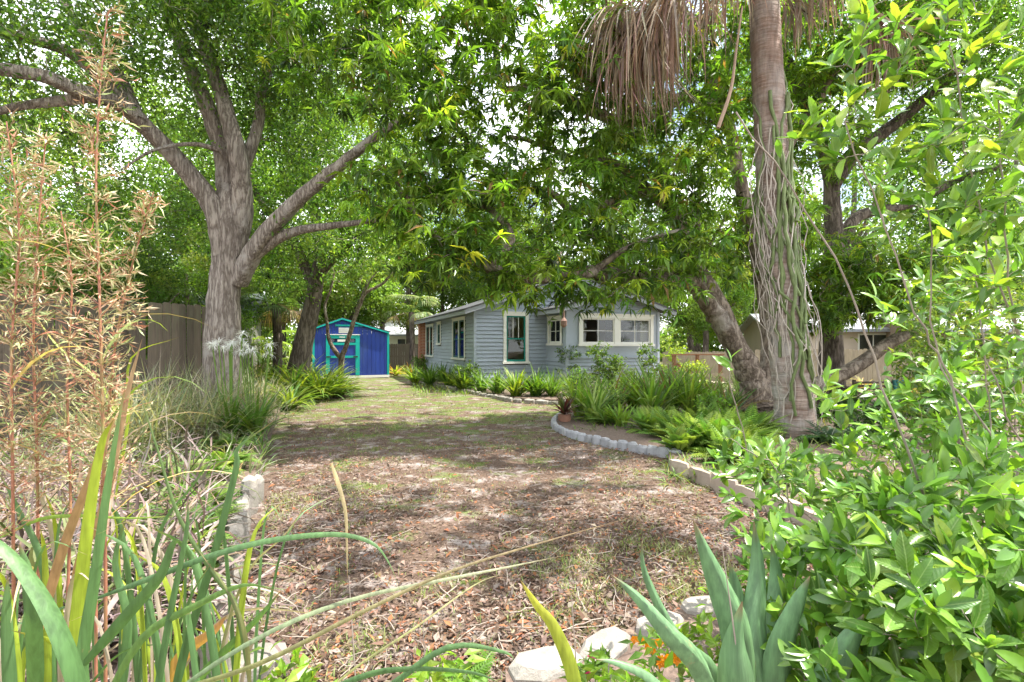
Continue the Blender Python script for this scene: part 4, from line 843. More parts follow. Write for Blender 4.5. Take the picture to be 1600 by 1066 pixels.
bgt = [(-90, 21, 3, .85, 'very tall tree beyond the left edge of the fence'), (150, 23, 3, .95, 'very tall leafy tree behind the left neighbour, rising over the fence'), (400, 26, 3, 1.0, 'very tall tree behind the crown of the big grey tree'), (640, 34, 3, 1.1, 'very tall tree beyond the gap of shed and cottage'), (860, 36, 3, 1.15, 'very tall tree beyond the middle of the cottage roof'), (1090, 32, 3, 1.05, 'very tall tree beyond the right end of the cottage'), (1330, 30, 3, 1.1, 'very tall tree beyond the beige neighbouring house'), (1590, 27, 3, 1.0, 'very tall tree beyond the brown neighbouring house'), (60, 10.2, 1, .5, 'bushy green tree just behind the fence at the left edge'), (170, 11, 2, .38, 'dark bushy tree just behind the left fence, second from the edge'), (290, 13.5, 0, .5, 'bushy tree behind the fence left of the big grey trunk'), (600, 33, 0, 1.0, 'bright yellow green tree behind the shed and the brown fence'), (540, 29, 1, .95, 'bright green bushy tree directly behind the blue shed'), (690, 36, 0, 1.0, 'sunlit tree rising behind the left roof slope of the cottage'), (760, 34, 2, 1.1, 'tall tree behind the cottage roof, left part'),
       (900, 36, 1, 1.2, 'tree behind the ridge of the cottage roof'), (1010, 33, 0, 1.1, 'tree behind the right half of the cottage roof'), (1100, 27, 1, .9, 'light green tree right of the cottage behind the deck'), (1080, 38, 2, 1.1, 'tall tree behind the deck and pale fence'), (1250, 34, 2, 1.1, 'tree beyond the beige neighbouring house, left part'),
       (1400, 33, 0, 1.1, 'tree beyond the beige neighbouring house, right part'), (1560, 27, 2, 1.0, 'dense tree beyond the brown neighbouring house'), (440, 27, 1, 1.0, 'yellow green tree between the two dark trunks on the left'), (350, 24, 0, .95, 'bright tree behind the massive grey tree'), (230, 21, 2, .85, 'dense green tree behind the roof over the left fence'),
       (90, 18, 0, .8, 'green tree behind the tall reeds at the left edge'), (-80, 20, 2, 1.0, 'dark tree at the far left edge behind the fence'), (500, 40, 2, 1.2, 'tall tree far behind the shed, left'), (640, 46, 2, 1.2, 'tallest tree far behind the shed and cottage'), (820, 48, 2, 1.3, 'far tree beyond the cottage, centre'), (1180, 46, 0, 1.3, 'far tree seen past the palm trunk'), (1500, 44, 2, 1.3, 'far tree at the right behind both neighbouring houses'), (1700, 24, 0, 1.0, 'tree at the far right edge beyond the fence')]
behind = [(-9, -14, 0, 1.0), (-2, -17, 2, 1.0), (6, -15, 0, 1.0), (13, -10, 2, 1.0), (-14, -5, 2, .9)]   # unseen trees added behind the viewer for window reflections and less sky light
for (px, d, k, s, lb) in bgt:
    t = thing('background_tree', lb, 'tree', (P(px, 540, d)[0], d, 0), R.uniform(0, 6.28), 'trees beyond the yard'); t.scale = (s, s, s * R.uniform(.9, 1.1))
    ob('trunk', protos[k][0], t); ob('crown', protos[k][1], t)
for (x_, y_, k, s) in behind:
    t = thing('background_tree', 'leafy unseen tree added behind the viewer for the window reflections, %s' % {-9: 'left', -2: 'centre', 6: 'right', 13: 'far right', -14: 'far left'}[x_], 'tree', (x_, y_, 0), R.uniform(0, 6.28), 'trees added behind the viewer'); t.scale = (s, s, s)
    ob('trunk', protos[k][0], t); ob('crown', protos[k][1], t)
# distant hedge mass
N = 42000; th = R.uniform(-1.05, 1.05, N); rr_ = R.uniform(50, 58, N); hz = 4.5 + 2.2 * np.sin(th * 17) + 1.3 * np.sin(th * 41 + 1)
pos = np.stack([np.sin(th) * rr_, np.cos(th) * rr_, R.uniform(0, 1, N) ** .8 * hz + R.normal(0, .3, N)], -1); LL = R.uniform(.35, .7, N)
V, Fc, C = leaves(T_SMALL, pos, rdir(N), rdir(N, .8), LL, LL * .6, pick(FAR_C, N)); tag(ob('distant_wood', mk_mesh('distant_wood', V, Fc, M_LEAF, C, smooth=False)), kind='stuff')

# fan palms in the distance
def fan_palm(px, d, h, label, s=1.0, cols=((.10, .17, .05),), nf=22):
    b = np.array([P(px, 540, d)[0], d, 0]); t = thing('fan_palm', label, 'palm tree', b, group='fan palms')
    if h > .3: MB().tube([(0, 0, 0), (.05, 0, h * .5), (0, 0, h)], [.17, .14, .15], 10).build('trunk', M_BARK2, t, smooth=True)
    for k in range(nf):
        az = k * 2.4; el = R.uniform(-.5, 1.2); pl = s * R.uniform(.7, 1.0); e = np.array([math.sin(az) * math.cos(el), math.cos(az) * math.cos(el), math.sin(el)]) * pl + [0, 0, h]; mb = MB(); c = (.12, .2, .05) if el > -.2 else (.35, .27, .17)
        mb.tube([(0, 0, h), e], .015, 5, c); N = 22
        V, Fc, C = blades(np.repeat(e[None], N, 0), az + np.linspace(-1.7, 1.7, N), np.full(N, el * .6), np.full(N, .8 * s), np.full(N, .045 * s), np.full(N, 1.5), pick(cols if el > -.2 else ((.35, .27, .17),), N), seg=4, fold=.4); mb.add(V, Fc, C); mb.build('frond', M_LEAF, t, color=True)
fan_palm(643, 27.5, 3.3, 'pale trunked fan palm between the shed and the brick pillar', 1.1, ((.2, .26, .12), (.25, .3, .15)))
fan_palm(432, 17, 2.9, 'fan palm between the big grey tree and the dark leaning trunk'); fan_palm(215, 13.5, 2.0, 'fan palm just behind the left fence', 1.2); fan_palm(60, 12, 3.0, 'fan palm behind the fence at the left edge', 1.2)
fan_palm(300, 16, 1.0, 'low fan palm behind the right end of the left fence', 1.2, ((.16, .24, .05),)); fan_palm(410, 19, .8, 'low yellow green fan palm by the trunk of the big grey tree', 1.3, ((.2, .28, .05),))

# ------------------------------------------------------------------ garden plants
STRAP = [(.10, .20, .03), (.14, .25, .035), (.08, .16, .03)]
def strap_plant(name, label, p, n, L, Wd, cols, group=None, el=(.5, 1.35), droop=(.6, 1.5), tip=None, m=None, cat='plant', rad=.05, seg=5):
    p = np.array(p, float); base = p + np.stack([R.normal(0, rad, n), R.normal(0, rad, n), np.zeros(n)], -1)
    V, Fc, C = blades(base, R.uniform(0, 6.28, n), R.uniform(*el, n), L * R.uniform(.65, 1.1, n), Wd * R.uniform(.7, 1.2, n), R.uniform(*droop, n), pick(cols, n, .15, .2), tip, seg=seg, fold=.35)
    o = ob(name, mk_mesh(name, V - p, Fc, m or M_GRASS, C), None, p); return tag(o, label, cat, group)
def strap_mass(name, label, pts, **k): # several clumps grown together
    pass
def shrub(name, label, p, blobs, natt, L, cols, wr=.42, per=10, T=T_LONG, group=None, stems=3, rk=.006, cat='shrub', lm=None):
    p = np.array(p, float); li = []
    for k in range(stems):
        b = blobs[k % len(blobs)]; tgt = np.array(b[0]); q = p + R.normal(0, .05, 3) * [1, 1, 0]; li.append(limb([q, q + (tgt - q) * .5 + R.normal(0, .06, 3), tgt], .014, .006))
    atts = blobpts(blobs, natt); PT, RD = grow(li, atts, r_tip=.002, K=5, rk=rk, maxr=.012); t = thing(name, label, cat, p, group=group); mb = MB(); V, Q = tubes(PT, RD, 4); mb.add(V, Q)
    for a, b in li: mb.tube(a, b, 6)
    mb.build('stems', M_TWIG, t, p); tag(t.children[0], kind='stuff'); pos = np.concatenate([PT[:, -1], PT[:, -2], PT[:, -3] * .5 + PT[:, -2] * .5]); pos = np.repeat(pos, per // 3 + 1, 0); pos = pos + R.normal(0, L * .35, pos.shape); N = len(pos); LL = L * R.uniform(.6, 1.2, N)
    V, Fc, C = leaves(T, pos, rdir(N, .15), rdir(N, 1.0), LL, LL * wr, pick(cols, N, .15, .25)); ob('foliage', mk_mesh('foliage', V - p, Fc, lm or M_LEAF, C, smooth=False), t); return t
def fern_geo(p, n, L, cols, npin=16, el=(.6, 1.2), droop=(.9, 1.7)):
    base = np.repeat(np.array(p, float)[None], n, 0) + R.normal(0, .04, (n, 3)) * [1, 1, 0]; az = R.uniform(0, 6.28, n); LL = L * R.uniform(.7, 1.1, n)
    pts, a = blade_paths(base, az, R.uniform(*el, n), LL, R.uniform(*droop, n), 8); s = np.linspace(.12, .98, npin); idx = s * 8; i0 = np.floor(idx).astype(int).clip(0, 7); f = (idx - i0)[None, :, None]
    q = pts[:, i0] * (1 - f) + pts[:, i0 + 1] * f; tn = nrm(pts[:, i0 + 1] - pts[:, i0]); sd = np.stack([np.cos(az), -np.sin(az), np.zeros(n)], -1)[:, None]; nn = np.cross(np.broadcast_to(sd, tn.shape), tn)
    col = pick(cols, n, .15, .18); A = []
    for sg in (-1, 1):
        pl = (LL[:, None] * .20 * np.sin(np.pi * (s * .85 + .12))[None]).ravel(); A.append(leaves(T_SMALL, q.reshape(-1, 3), (sd * sg + tn * .35).reshape(-1, 3), nn.reshape(-1, 3), pl, pl * .33, np.repeat(col, npin, 0)))
    V1, Q1 = tubes(pts, np.broadcast_to(np.linspace(.004, .0015, 9)[None], (n, 9)), 3); C1 = np.repeat(col * .8, 27, 0)
    mb = MB(); mb.add(V1, Q1, C1)
    for v, f_, c in A: mb.add(v, f_, c)
    return mb
def fern(label, p, n, L, cols=((.12, .24, .03), (.17, .30, .04)), group=None, **k):
    mb = fern_geo(p, n, L, cols, **k); o = mb.build('fern', M_GRASS, None, p, color=True); o.location = tuple(p); return tag(o, label, 'fern', group)

# yellow-green strap plants at the left, in front of the shed
YG = [(.20, .27, .03), (.26, .32, .04), (.13, .22, .03), (.09, .17, .03)]
for (x_, y_, n_, L_, lb) in [(430, 612, 60, .95, 'lush yellow green strap leaved clump below the big grey tree'), (462, 618, 70, .95, 'strap leaved clump with bright yellow tips left of the shed'), (500, 617, 70, .85, 'strap leaved clump whose arching blades hide the shed door bottom'), (528, 612, 50, .7, 'rightmost strap leaved clump beside the leaf covered path'),
                             (405, 600, 60, .9, 'strap leaved clump right under the white lilies'), (475, 604, 60, .95, 'strap leaved clump at the foot of the dark leaning trunk'), (452, 632, 40, .6, 'low strap leaved clump at the grass edge on the left'), (512, 606, 50, .8, 'clump of strap leaves nearest to the shed door')]:
    strap_plant('strap_leaf_plant', lb, G(x_, y_ + 8), n_ * 2, L_ * 1.6, .075, YG, 'yellow green strap leaved plants left of the path')
for (x_, y_, lb) in [(600, 588, 'orange and yellow leaved plant right behind the shed corner'), (618, 587, 'yellow leaved plant in the sunny gap beside the shed'), (640, 584, 'yellow green spiky plant near the brick pillar')]:
    strap_plant('bright_plant', lb, G(x_, y_), 45, .75, .09, [(.5, .42, .08), (.55, .30, .08), (.35, .42, .06)], 'bright plants in the far sunny gap')
# plants along the cottage
hp = [(648, 600, .6, 'strap plant at the left end of the cottage bed'), (672, 604, .65, 'yellow green strap plant below the far pair of side windows'), (700, 606, .6, 'strap plant under the side windows, third from the left'), (722, 612, .6, 'light strap plant by the cottage corner'), (752, 614, .55, 'dark strap plant under the cottage corner'), (778, 618, .55, 'dark arching strap plant under the green window'), (806, 622, .65, 'tall dark strap plant right below the green window'), (838, 622, .65, 'dark strap plant by the lattice left of the bump-out'), (862, 622, .6, 'strap plant before the bump-out corner'), (895, 620, .6, 'strap plant under the small bump-out window'), (690, 598, .6, 'strap plant close to the side wall lattice'), (735, 600, .7, 'shaded strap plant close to the cottage corner')]
for k, (x_, y_, L_, lb) in enumerate(hp): strap_plant('border_plant', lb, G(x_, y_), 90, L_ * 1.55, .06, [YG, STRAP, [(.10, .19, .04), (.15, .25, .04)]][k % 3], 'strap leaved plants along the cottage', el=(.7, 1.5), droop=(.2, 1.2))
sh = [(655, 590, 1.0, .5, 'bushy green shrub at the left end of the cottage bed'), (705, 588, .9, .55, 'leafy shrub below the near side windows'), (745, 606, 1.3, .45, 'tall thin shrub at the cottage corner'), (765, 604, 1.7, .3, 'slender shrub reaching the green window from the left'), (730, 612, .9, .5, 'glossy shrub with pale highlights beside the cottage corner'), (890, 612, 1.6, .45, 'shrub standing before the small bump-out window'), (935, 615, 1.55, .4, 'pink tinged shrub below the left bump-out window'), (965, 615, 1.2, .35, 'low shrub below the middle of the bump-out'), (1010, 612, 1.5, .4, 'dark stemmed shrub under the right bump-out window'), (1045, 600, 1.8, .7, 'bright yellow green bushy shrub right of the bump-out'), (1062, 592, 1.3, .6, 'yellow green shrub left of the deck railing'), (780, 606, .8, .4, 'low dark shrub below the green window')]
for k, (x_, y_, h_, r_, lb) in enumerate(sh):
    p = G(x_, y_); shrub('shrub', lb, p, [(p + [0, 0, h_ * .78], (r_, r_ * .8, h_ * .25)), (p + [R.normal(0, .12), 0, h_ * .45], (r_ * .9, r_ * .7, h_ * .3))], 64 if k not in (3,) else 30, .11, [(.09, .16, .03), (.14, .22, .04), (.06, .12, .03)] if k not in (9, 10) else [(.22, .32, .04), (.28, .36, .05)], group='shrubs along the cottage', per=14)
# central bed: bromeliads, ferns, red potted plant
for k, (x_, y_, n_, L_, lb) in enumerate([(905, 655, 45, .62, 'light green bromeliad right beside the red potted plant'), (930, 660, 45, .6, 'light green bromeliad second from the potted plant'), (960, 648, 45, .7, 'pale arching bromeliad in the middle of the bed'), (990, 645, 50, .7, 'variegated bromeliad behind the ferns'), (1020, 655, 60, .85, 'large bright strap plant with tall upright blades'), (1050, 650, 60, .85, 'large bright strap plant left of the mango trunk'), (1078, 655, 60, .8, 'bright strap plant right of the two tallest'), (1105, 650, 50, .7, 'strap plant at the foot of the mango trunk'), (1135, 660, 40, .65, 'strap plant in the shade between mango and palm'), (940, 640, 40, .6, 'bromeliad with an orange flower near the potted plant'), (1000, 632, 50, .6, 'bromeliad toward the cottage side of the bed'), (1060, 630, 50, .6, 'yellow green plant before the deck'), (970, 672, 26, .38, 'small yellow green bromeliad near the edging'), (1160, 640, 40, .7, 'shaded strap plant beside the mango roots')]):
    strap_plant('bromeliad', lb, G(x_, y_) + [0, 0, .06], int(n_ * 1.3), L_ * 1.5, .06, [[(.18, .30, .04), (.24, .36, .05)], [(.13, .25, .04), (.2, .32, .05), (.34, .42, .18)], [(.10, .2, .06), (.16, .26, .09), (.2, .14, .07)]][k % 3], 'bromeliads and strap plants in the right bed', el=(.75, 1.52), droop=(.15, 1.1))
for k, (x_, y_, L_, lb) in enumerate([(950, 668, .35, 'low fern behind the scalloped edging, left'), (1010, 680, .4, 'low fern behind the scalloped edging, middle'), (1050, 690, .45, 'soft fern near the end of the scalloped edging'), (1085, 700, .5, 'bright feathery fern spilling over the edging blocks'), (1120, 712, .55, 'largest feathery fern in front of the palm'), (1155, 700, .5, 'feathery fern just left of the palm base'), (1100, 680, .5, 'feathery fern left of the palm, farther back'), (1140, 730, .45, 'feathery fern at the edging blocks, nearest'), (1180, 735, .45, 'feathery fern among the shrub twigs'), (1065, 712, .42, 'feathery fern drooping over the joint of the two edgings'), (1205, 760, .4, 'sparse fern behind the edging blocks on the right'), (1175, 690, .5, 'fern hugging the palm trunk base'), (925, 664, .3, 'smallest fern beside the potted plant'), (1030, 668, .4, 'fern between the tall strap plants and the edging'), (1130, 690, .5, 'fern midway between the mango and the palm')]):
    p = G(x_, y_) + [0, 0, .06]; o = fern(lb, p, 44, L_ * 1.25, ((.20, .30, .05), (.26, .36, .06), (.13, .24, .04)), 'feathery ferns in the right bed', el=(.3, 1.4), droop=(.3, 1.3), npin=18)
for k, (x_, y_, h_, r_, c_, lb) in enumerate([(925, 640, .75, .32, (.16, .24, .07), 'small grey green shrub behind the red potted plant'), (975, 632, .95, .38, (.22, .30, .10), 'pale leaved shrub rising in the middle of the bed'), (1040, 628, .9, .4, (.12, .22, .05), 'green shrub between the tall strap plants and the cottage'), (1085, 622, 1.0, .4, (.30, .38, .06), 'yellow leaved shrub in front of the deck'), (1110, 665, .6, .35, (.16, .28, .05), 'leafy low shrub in front of the mango roots'), (955, 655, .55, .3, (.24, .34, .12), 'low pale green shrub among the bromeliads'), (905, 628, .8, .35, (.10, .18, .05), 'dark twiggy shrub at the cottage corner bed'), (1015, 645, .7, .3, (.26, .22, .12), 'reddish tinged shrub among the strap plants')]):
    p = G(x_, y_) + [0, 0, .05]; shrub('shrub', lb, p, [(p + [0, 0, h_ * .75], (r_, r_ * .8, h_ * .28)), (p + [0, 0, h_ * .4], (r_ * .9, r_ * .7, h_ * .25))], 60, .10, [c_, tuple(v * .7 for v in c_), tuple(v * 1.25 for v in c_)], group='shrubs in the right bed', per=9)
pt = G(882, 664) + [0, 0, .05]; pot = thing('potted_plant', 'dark red bromeliad in a round terracotta pot at the tip of the bed', 'potted plant', pt)
MB().tube([(0, 0, 0), (0, 0, .06), (0, 0, .13), (0, 0, .15)], [.09, .125, .12, .13], 16).build('pot', M_TERRA, pot, smooth=True)
N = 55; V, Fc, C = blades(np.zeros((N, 3)) + [0, 0, .14], R.uniform(0, 6.28, N), R.uniform(.4, 1.45, N), R.uniform(.3, .6, N), np.full(N, .055), R.uniform(.3, 1.2, N), pick([(.13, .03, .04), (.2, .05, .06), (.09, .05, .04), (.1, .12, .04)], N), seg=4); ob('foliage', mk_mesh('foliage', V, Fc, M_GRASS, C), pot)
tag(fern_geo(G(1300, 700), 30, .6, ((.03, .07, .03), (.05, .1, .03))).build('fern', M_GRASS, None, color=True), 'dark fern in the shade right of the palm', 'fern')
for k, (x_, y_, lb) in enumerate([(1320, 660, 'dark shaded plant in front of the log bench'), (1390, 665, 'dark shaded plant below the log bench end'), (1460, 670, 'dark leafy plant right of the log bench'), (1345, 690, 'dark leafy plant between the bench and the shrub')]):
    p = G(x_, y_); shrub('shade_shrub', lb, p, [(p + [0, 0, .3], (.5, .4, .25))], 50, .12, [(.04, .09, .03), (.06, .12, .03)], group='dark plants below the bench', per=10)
for k, (x_, y_, lb) in enumerate([(1290, 612, 'golden grassy plant right of the palm near the fence'), (1350, 612, 'orange tinged plant in front of the tan fence'), (1430, 618, 'yellow flowering plant right of the bench')]):
    strap_plant('bright_plant', lb, G(x_, y_), 45, .8, .05, [(.4, .36, .08), (.3, .35, .06), (.5, .28, .08)], 'bright plants before the tan fence')

for k, (x_, d_, h_, r_, lb) in enumerate([(1490, 7.5, 2.3, .9, 'twiggy green shrub right of the log bench'), (1585, 6.2, 2.6, .9, 'tall leafy shrub at the right edge behind the foreground leaves'), (1540, 9.5, 2.6, 1.2, 'bushy shrub before the brown neighbouring house'), (1440, 12.5, 1.9, .8, 'shrub with yellow tinge in front of the tan fence')]):
    p = P(x_, 540, d_) * [1, 1, 0]; shrub('shrub', lb, p, [(p + [0, 0, h_ * .7], (r_, r_ * .8, h_ * .35)), (p + [0, 0, h_ * .35], (r_ * .9, r_ * .7, h_ * .3))], 130, .12, [(.10, .18, .04), (.15, .24, .05), (.22, .28, .06)], group='shrubs at the right side of the yard', per=14, stems=5)
# ornamental grasses and white lilies at the left
GG = [(.25, .27, .17), (.34, .33, .23), (.40, .34, .27), (.18, .24, .11)]
for k, (x_, y_, n_, L_, lb) in enumerate([(300, 700, 260, 1.05, 'dense grey green ornamental grass clump left of the ferns'), (345, 680, 260, 1.0, 'dense grey green ornamental grass below the white lilies'), (385, 672, 220, .9, 'ornamental grass clump nearest the path'), (250, 680, 220, 1.1, 'ornamental grass clump in front of the fence'), (330, 640, 200, 1.1, 'ornamental grass clump at the foot of the big grey tree'), (400, 640, 160, .8, 'faded ornamental grass by the yellow green strap plants'), (200, 720, 200, 1.1, 'ornamental grass clump behind the reeds'), (368, 622, 200, 1.1, 'ornamental grass clump hiding the right foot of the big grey tree'), (310, 622, 200, 1.15, 'ornamental grass clump between the fence end and the big grey tree')]):
    strap_plant('ornamental_grass', lb, G(x_, y_) + [0, 0, .07], int(n_ * 1.6), L_ * 1.25, .019, GG, 'grey green ornamental grasses', el=(.6, 1.52), droop=(.1, 1.9), rad=.22, cat='grass clump')
def lily(px, py, d, label):
    p = P(px, py, d); b = p * [1, 1, 0]; t = thing('spider_lily', label, 'flower', b, group='white spider lilies'); mb = MB()
    N = 26; V, Fc, C = blades(np.zeros((N, 3)) + [0, 0, .1], R.uniform(0, 6.28, N), R.uniform(.8, 1.4, N), R.uniform(.7, 1.0, N), np.full(N, .06), R.uniform(.3, 1.2, N), pick(STRAP, N)); ob('foliage', mk_mesh('foliage', V, Fc, M_GRASS, C), t)
    for k in range(9):
        c = np.array([R.normal(0, .17), R.normal(0, .1), p[2] + R.normal(0, .06)]); mb.tube([(c[0] * .3, c[1] * .3, .1), c], .008, 5, (.15, .25, .05)); N = 34
        V, Fc, C = blades(np.repeat(c[None], N, 0), R.uniform(0, 6.28, N), R.uniform(-.1, 1.2, N), R.uniform(.09, .17, N), np.full(N, .012), R.uniform(.6, 2.2, N), pick([(.80, .82, .80)], N, .02, .04), seg=4); mb.add(V, Fc, C)
    mb.build('bloom', M_DRY, t, color=True)
lily(362, 540, 7.6, 'white spider lily blooms at the foot of the big grey tree, left cluster'); lily(400, 550, 7.7, 'white spider lily blooms, right cluster beside the strap leaves'); 
# left ferns
for k, (x_, y_, L_, lb) in enumerate([(300, 800, .55, 'bright fern behind the dry leaves on the left'), (345, 770, .55, 'bright fern in front of the ornamental grass'), (380, 745, .5, 'fern beside the path near the stone border'), (330, 850, .5, 'fern against the stone border, middle'), (300, 900, .5, 'fern against the stone border, nearer'), (400, 715, .45, 'fern at the path edge below the ornamental grass'), (285, 960, .45, 'fern at the bottom left behind the broad blades'), (260, 840, .5, 'fern among the dry mauve leaves'), (415, 690, .4, 'small fern by the path on the left'), (360, 810, .45, 'fern leaning over the top stone of the border'), (330, 940, .4, 'fern above the lowest border stones')]):
    fern(lb, G(x_ - 34, y_) + [0, 0, .07], 30, L_ * R.uniform(.8, 1.2), ((.10, .19, .03), (.15, .26, .04), (.20, .30, .06)), 'bright ferns in the left bed', npin=20)
fern('small fern at the bottom edge near the pale stones', G(725, 1075) + [0, 0, .0], 14, .22, ((.12, .24, .03),), npin=16)
# dry mauve strap leaves heaped in the left bed
N = 3200; px = R.uniform(-60, 330, N); py = R.uniform(670, 1060, N); pos = np.array([G(a, b) for a, b in zip(px, py)]) + np.stack([np.zeros(N), np.zeros(N), R.uniform(.05, .5, N) ** 1.3], -1)
V, Fc, C = blades(pos, R.uniform(0, 6.28, N), R.normal(.1, .6, N), R.uniform(.25, .7, N), R.uniform(.012, .032, N), R.normal(.9, .7, N), pick([(.26, .20, .185), (.33, .27, .245), (.19, .145, .14), (.24, .17, .12), (.10, .08, .07), (.14, .17, .07)], N, .1, .2), seg=5, fold=.4, sway=.8)
tag(ob('dry_strap_leaves', mk_mesh('dry_strap_leaves', V, Fc, M_DRY, C), None), 'heap of dry mauve strap leaves in the left bed', 'dry leaves', kind='stuff')
# undergrowth behind (left bed floor)
N = 2600; px = R.uniform(-40, 420, N); py = R.uniform(610, 760, N); pos = np.array([G(a, b) for a, b in zip(px, py)]); keep = px < np.interp(py, [610, 760], [480, 400]); pos = pos[keep]; N = len(pos)
V, Fc, C = blades(pos, R.uniform(0, 6.28, N), R.uniform(.5, 1.4, N), R.uniform(.25, .6, N), R.uniform(.01, .03, N), R.uniform(.3, 1.4, N), pick(STRAP + GG, N), seg=4); tag(ob('ground_cover', mk_mesh('ground_cover', V, Fc, M_GRASS, C)), 'mixed low green ground cover in the left bed', 'ground cover', kind='stuff')
# ground cover right bed and house bed
pos = []
for (xa, xb, ya, yb, n_) in ((900, 1300, 625, 680, 2600), (1040, 1250, 690, 760, 900), (1200, 1600, 640, 800, 2600), (1000, 1250, 605, 640, 1200), (645, 880, 597, 620, 1600)):
    pos.append(np.array([G(a, b) for a, b in zip(R.uniform(xa, xb, n_), R.uniform(ya, yb, n_))]))
pos = np.vstack(pos); N = len(pos); V, Fc, C = blades(pos, R.uniform(0, 6.28, N), R.uniform(.3, 1.4, N), R.uniform(.12, .35, N), R.uniform(.01, .03, N), R.uniform(.3, 1.4, N), pick([(.13, .22, .04), (.18, .28, .05), (.08, .14, .03), (.2, .2, .06)], N), seg=3); tag(ob('ground_cover', mk_mesh('ground_cover', V, Fc, M_GRASS, C)), 'mixed low plants between the bromeliads and along the cottage', 'ground cover', kind='stuff')

# ------------------------------------------------------------------ tall reeds in the left foreground
RC = [(.46, .33, .20), (.52, .42, .27), (.34, .40, .17), (.58, .50, .33), (.42, .20, .13), (.40, .44, .22)]
def reed(label, pts, top, n, spread, d0):
    """pts: px points of the culm bottom to top; plume occupies from index top"""
    path = spline([P(*q) for q in pts], 6); b = path[0] * [1, 1, 0]; path = np.vstack([b, path]); t = thing('flowering_reed', label, 'reed', b, group='flowering reeds')
    K = len(path); MB().tube(path, np.linspace(.0048, .0018, K), 6).build('stem', M_REED, t, b, smooth=True)
    # plume: branchlets with spikelets
    zs = path[:, 2]; d = np.concatenate([[0], np.cumsum(np.linalg.norm(np.diff(path, axis=0), axis=1))]); s0 = d[-1] * top; mb = MB(); M = n
    s = R.uniform(s0, d[-1], M); s = s - (s % .06) * R.uniform(.2, 1, M); base = np.stack([np.interp(s, d, path[:, k]) for k in range(3)], -1); az = R.uniform(0, 6.28, M); f = (s - s0) / (d[-1] - s0); LB = spread * (1 - f * .65) * R.uniform(.35, 1.0, M)
    pt_, a_ = blade_paths(base, az, R.uniform(.2, 1.1, M), LB, R.uniform(-.2, .9, M), 5); V, Q = tubes(pt_, np.broadcast_to(np.linspace(.0012, .0006, 6), (M, 6)), 3); mb.add(V, Q, np.repeat(pick([(.42, .2, .12), (.36, .32, .14)], M), 18, 0))
    per = 7; k = R.integers(1, 6, (M, per)); sp = np.take_along_axis(pt_, np.repeat(k[..., None], 3, 2), 1).reshape(-1, 3) + R.normal(0, .004, (M * per, 3)); NN = len(sp); azs = np.repeat(az, per) + R.normal(0, .9, NN); els = R.normal(.3, .6, NN)
    dd = np.stack([np.cos(els) * np.sin(azs), np.cos(els) * np.cos(azs), np.sin(els)], -1); LL = R.uniform(.014, .046, NN); V, Fc, C = leaves(T_SMALL, sp, dd, rdir(NN), LL, LL * .13, pick(RC, NN, .1, .2)); mb.add(V, Fc, C)
    tag(mb.build('plume', M_DRY, t, b, color=True), kind='stuff')
    # culm leaves
    for k in range(4):
        q = path[2 + int(k * K * .12)]; c = R.random() < .5; V, Fc, C = blades(q[None] - b, R.uniform(0, 6.28, 1), np.array([1.0]), np.array([R.uniform(.3, .6)]), np.array([.014]), np.array([1.6]), pick([(.13, .2, .05)] if c else [(.4, .3, .2)], 1), seg=7); ob('blade', mk_mesh('blade', V, Fc, M_GRASS, C), t)
M_REED = simple('reed_stem', (.36, .15, .09), .6, .4, 14, 0, (1, 1, 1), world=True, dirt=(.20, .26, .07))
reed('tallest flowering reed whose plume reaches the top edge of the picture', [(165, 900, 1.55), (160, 640, 1.5), (155, 440, 1.5), (150, 280, 1.5), (157, 130, 1.5), (168, 20, 1.5)], .42, 215, .17, 1.5)
reed('flowering reed at the left edge with a drooping reddish plume', [(22, 1000, 1.5), (20, 760, 1.45), (18, 540, 1.45), (30, 360, 1.45), (10, 190, 1.45)], .45, 180, .16, 1.45)
reed('flowering reed second from the left edge', [(60, 980, 1.6), (58, 720, 1.55), (52, 520, 1.55), (62, 330, 1.55), (72, 210, 1.55)], .48, 180, .16, 1.5)
reed('flowering reed leaning right with a lower plume beside the fence', [(150, 860, 1.7), (165, 700, 1.7), (180, 540, 1.65), (205, 420, 1.6), (240, 300, 1.55)], .52, 160, .15, 1.6)
reed('short flowering reed in front of the fence between the two tall ones', [(105, 950, 1.6), (110, 780, 1.6), (105, 600, 1.6), (112, 440, 1.6), (95, 330, 1.6)], .5, 120, .14, 1.6)

def wide_blade(name, label, cols_, pts, w, parent=None, roll=0, fold=.35, m=None, off=None, cat='grass blade', seg=7):
    path = spline([P(*q) for q in pts], 4); K = len(path); tt = nrm(path[-1] - path[0]); view = nrm(path.mean(0) - np.array([0, 0, 1.5])); sd = nrm(np.cross(tt, view)); sd = sd * math.cos(roll) + np.cross(tt, sd) * math.sin(roll)
    V, Q = strap(path[None], np.array([w]), np.zeros(1), fold, .15, side=np.broadcast_to(sd, (1, K, 3)), pt=1.35 if name == 'leaf' else 2.1); s = np.repeat(np.linspace(0, 1, K), 3)[:, None]; C = np.array(cols_[0]) * (1 - s) + np.array(cols_[1]) * s; tp = np.clip((s - .86) / .14, 0, 1); C = C * (1 - tp) + np.array((.24, .15, .08)) * tp
    if off is None: off = path[0] * [1, 1, 0]
    return ob(name, mk_mesh(name, V - off, Q, m or M_BLADE, C), parent)
cane = np.array([P(150, 540, 1.25)[0], 1.25, 0]); ct = thing('cane_grass', 'large cane grass with broad blue green blades at the bottom left', 'grass clump', cane)
BG = ((.07, .15, .055), (.12, .22, .085)); YG2 = ((.22, .30, .03), (.30, .36, .04)); DRY = ((.30, .17, .10), (.42, .28, .18))
